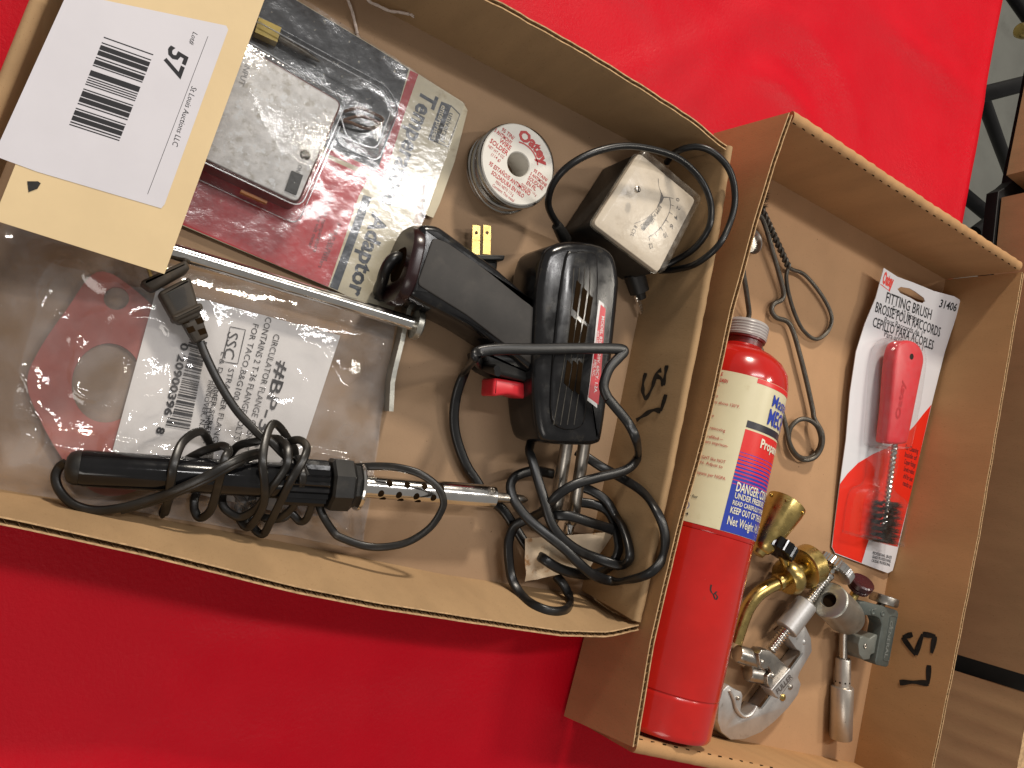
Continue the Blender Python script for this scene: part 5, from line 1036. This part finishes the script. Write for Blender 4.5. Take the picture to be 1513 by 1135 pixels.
# ---- small twisted wire brush
wb = thing('wire_brush', 'small twisted wire brush with an oval wire handle at the far end of the tray', 'brush', P(1180, 400, .35))
a = P(1125, 308, 1.3); b = P(1166, 397, .85); ax_ = (b-a).normalized(); ka, kb = perp(ax_); L = (b-a).length; g = M()
for ph_ in (0, math.pi): g.tube([a+ax_*L*k/90+(ka*math.cos(k*.42+ph_)+kb*math.sin(k*.42+ph_))*.13 for k in range(91)], .13, 7)
g.build('twisted_stem', mt_wire, wb)
g = M(); g.tube(spline(PP(wz([(282, 388, .85), (276, 420, .8), (285, 480, .75), (308, 555, .7), (340, 615, .65), (385, 645, .6), (428, 615, .6), (441, 560, .65), (405, 485, .7), (345, 412, .75), (300, 392, .8), (285, 384, .85)]), 0), 6), .15, 9); g.build('oval_handle', mt_wire, wb)
def bristles(g, a, b, R, n, w, turns, seed):
    rr = random.Random(seed); ax = (b-a).normalized(); ka, kb = perp(ax); L = (b-a).length
    for i in range(n):
        t = rr.random(); an = t*turns*2*math.pi+(math.pi if i % 2 else 0)+rr.gauss(0, .35); d_ = ka*math.cos(an)+kb*math.sin(an)
        tip = a+ax*(L*t+rr.gauss(0, .08))+d_*R*(.86+.2*rr.random()); base = a+ax*L*t; s_ = ax.cross(d_)*w; u_ = ax*w
        g.add([base+s_, base-s_*.5+u_, base-s_*.5-u_, tip], [(0, 1, 3), (1, 2, 3), (2, 0, 3)])
g = M(); bristles(g, P(1128, 282, 1.4), P(1125, 308, 1.3), .55, 350, .018, 4, 3); g.build('bristles', mt_bmatte, wb, kind='stuff')
# ---- carded fitting brush
fb = thing('fitting_brush_card', 'carded red-handled fitting brush in its blister leaning on the right tray wall', 'package', P(1300, 640, .35))
pk2 = plane3(P(1418, 445, 2.0), P(1316, 847, .68), P(1228, 815, .45))
mt_wcard = mat('white_gloss_card', (.74, .74, .77), .32, var=.015, vs=30); mt_cred = mat('print_red', (.80, .025, .010), .32, var=.02); mt_core = mat('card_core', (.5, .48, .45), .8)
co_ = [(1306, 396), (1294, 440), (1278, 478), (1265, 520), (1256, 580), (1250, 650), (1241, 715), (1232, 785), (1229, 808), (1234, 818), (1250, 824), (1312, 847), (1319, 843), (1323, 828), (1345, 732), (1376, 600), (1396, 520), (1419, 450), (1418, 443), (1410, 438), (1380, 430), (1348, 417), (1326, 409)]
slot = [(1326, 427), (1331, 424), (1344, 426), (1354, 432), (1365, 440), (1367, 445), (1363, 448), (1355, 446), (1345, 440), (1330, 433)]
def holed_plane(g, pl, out, holes, th, m=0):
    n_ = pl[1]; e1_ = (onplane(out[1][0], out[1][1], *pl)-onplane(out[0][0], out[0][1], *pl)).normalized(); e2_ = n_.cross(e1_); o_ = pl[0]
    to2 = lambda q: ((q-o_).dot(e1_), (q-o_).dot(e2_)); h2 = M()
    holed_plate(h2, [to2(onplane(x, y, *pl)) for x, y in out], [[to2(onplane(x, y, *pl)) for x, y in h] for h in holes], 0, -th)
    g.add([o_+e1_*v.x+e2_*v.y+n_*v.z for v in h2.v], h2.f, m)
g = M(); holed_plane(g, pk2, co_, [slot], .06); cdo = g.build('backing_card', mt_wcard, fb)
g = M(); ppoly(g, pk2, [(1241, 715), (1252, 700), (1268, 684), (1290, 671), (1312, 661), (1332, 648), (1350, 630), (1364, 612), (1376, 598), (1345, 732), (1326, 808), (1284, 797), (1280, 808), (1273, 832), (1250, 823), (1234, 817), (1229.5, 808), (1232, 785)])
ptext(g, 'Oatey', pk2, (1303, 418), (1318, 425.5), 13, 0, .05, lift=.014)
for p, q in (((1301, 420), (1313, 429.5)), ((1313, 429.5), (1316, 422))): line(g, pk2, [p, q], .07, 0)
for s, A_, B_, h, b_ in (('FITTING BRUSH', (1308, 446.5), (1375, 472.5), 11, .012), ('For 1" Fittings', (1318, 460), (1360, 477.5), 6, .004), ('BROSSE POUR RACCORDS', (1292.5, 460.5), (1388, 498), 10.5, .012), ('Pour Raccords de 1"', (1306, 477), (1365, 499), 6.5, .004), ('CEPILLO PARA ACOPLES', (1288.5, 482), (1378, 517), 10, .012), ('Para accesorios de 1"', (1306, 497), (1366, 520), 6, .004)):
    ptext(g, s, pk2, A_, B_, h, 1, b_, lift=.014)
ptext(g, '31406', pk2, (1387, 453.5), (1412, 460.5), 8, 1, .02, .25, lift=.014)
for k, s in enumerate(('For Cleaning', 'Inside of', 'Copper Fittings', 'Use with or without', 'drill for best', 'results on')): ptext(g, s, pk2, (1337-.35*k*2.2, 664+k*10.5), (1356-.35*k*6, 670+k*10.5), 5, 1, .015, lift=.016)
for k, s in enumerate(('PROFESSIONAL GRADE', 'GRADE PROFESSIONNEL', 'CALIDAD PROFESIONAL')): ptext(g, s, pk2, (1289-k*.8, 819+k*5.5), (1317-k*1, 826+k*5.5), 3, 1, .01, lift=.014)
g.build('printing', [mt_cred, mt_ink], cdo)
# brush in the blister: everything set off the card plane
n2_ = pk2[1]
def up_(x, y, h): return onplane(x, y, pk2[0]+n2_*h, n2_)
def raised(g, pts, h1, h0, bev=.12, steps=3):
    o_ = pk2[0]; e1_ = (up_(1330, 700, 0)-up_(1340, 500, 0)).normalized(); e2_ = n2_.cross(e1_); q2 = [((q-o_).dot(e1_), (q-o_).dot(e2_)) for q in [up_(x, y, h1) for x, y in pts]]
    h = M(); h.prism(spline([Vector((a, b, 0)) for a, b in q2], 3, True), h1, h0, bev, bev, steps=steps); g.add([o_+e1_*v.x+e2_*v.y+n2_*v.z for v in h.v], h.f)
g = M(); hpx = [(1327, 512), (1334, 505), (1344, 503), (1355, 507), (1363, 517), (1366, 532), (1363, 550), (1356, 585), (1349, 620), (1343, 648), (1338, 656), (1314, 656), (1312, 645), (1316, 610), (1319, 570), (1322, 535)]
raised(g, hpx, 1.75, .55, .22); hdl = g.build('handle', mt_redpl, fb)
g = M(); q = up_(1347, 527, 1.752); g.add([q+(Vector((1, 0, 0))*math.cos(x)+n2_.cross(Vector((1, 0, 0)))*math.sin(x))*.24+n2_*.01 for x in [2*math.pi*k/20 for k in range(20)]], [tuple(range(20))]); g.build('hanging_hole', mt_slot, hdl)
g = M(); ph2 = (up_(1340, 600, 1.752), n2_); ptext(g, 'Oatey', ph2, (1329, 620), (1338, 563), 10, 0, .03, lift=.02); g.build('raised_lettering', mat('red_plastic_raised', (.56, .016, .024), .3), hdl)
a = up_(1323, 652, 1.1); b = up_(1309, 748, 1.0); ax_ = (b-a).normalized(); ka, kb = perp(ax_); L = (b-a).length; g = M()
for ph_ in (0, math.pi): g.tube([a+ax_*L*1.28*k/150+(ka*math.cos(k*.36+ph_)+kb*math.sin(k*.36+ph_))*.13 for k in range(151)], .14, 7)
g.build('twisted_wire', mt_chrome, fb)
g = M(); bristles(g, up_(1312, 742, 1.05), up_(1306, 802, 1.0), 1.28, 1500, .022, 3.2, 9); g.build('bristles', mat('black_bristle', (.02, .018, .016), .5), fb, kind='stuff')
g = M(); raised(g, [(1318, 512), (1330, 500), (1346, 498), (1362, 503), (1370, 520), (1371, 540), (1364, 590), (1352, 650), (1344, 664), (1310, 664), (1305, 650), (1309, 600), (1313, 540)], 1.95, .0, .3, 4); g.build('blister_dome', mt_clear, fb)
g = M(); raised(g, [(1312, 664), (1330, 664), (1327, 700), (1323, 722), (1340, 738), (1346, 750), (1340, 800), (1334, 810), (1278, 796), (1273, 788), (1280, 738), (1288, 724), (1303, 716), (1308, 690)], 1.9, .0, .3, 4); g.build('blister_dome', mt_clear, fb)
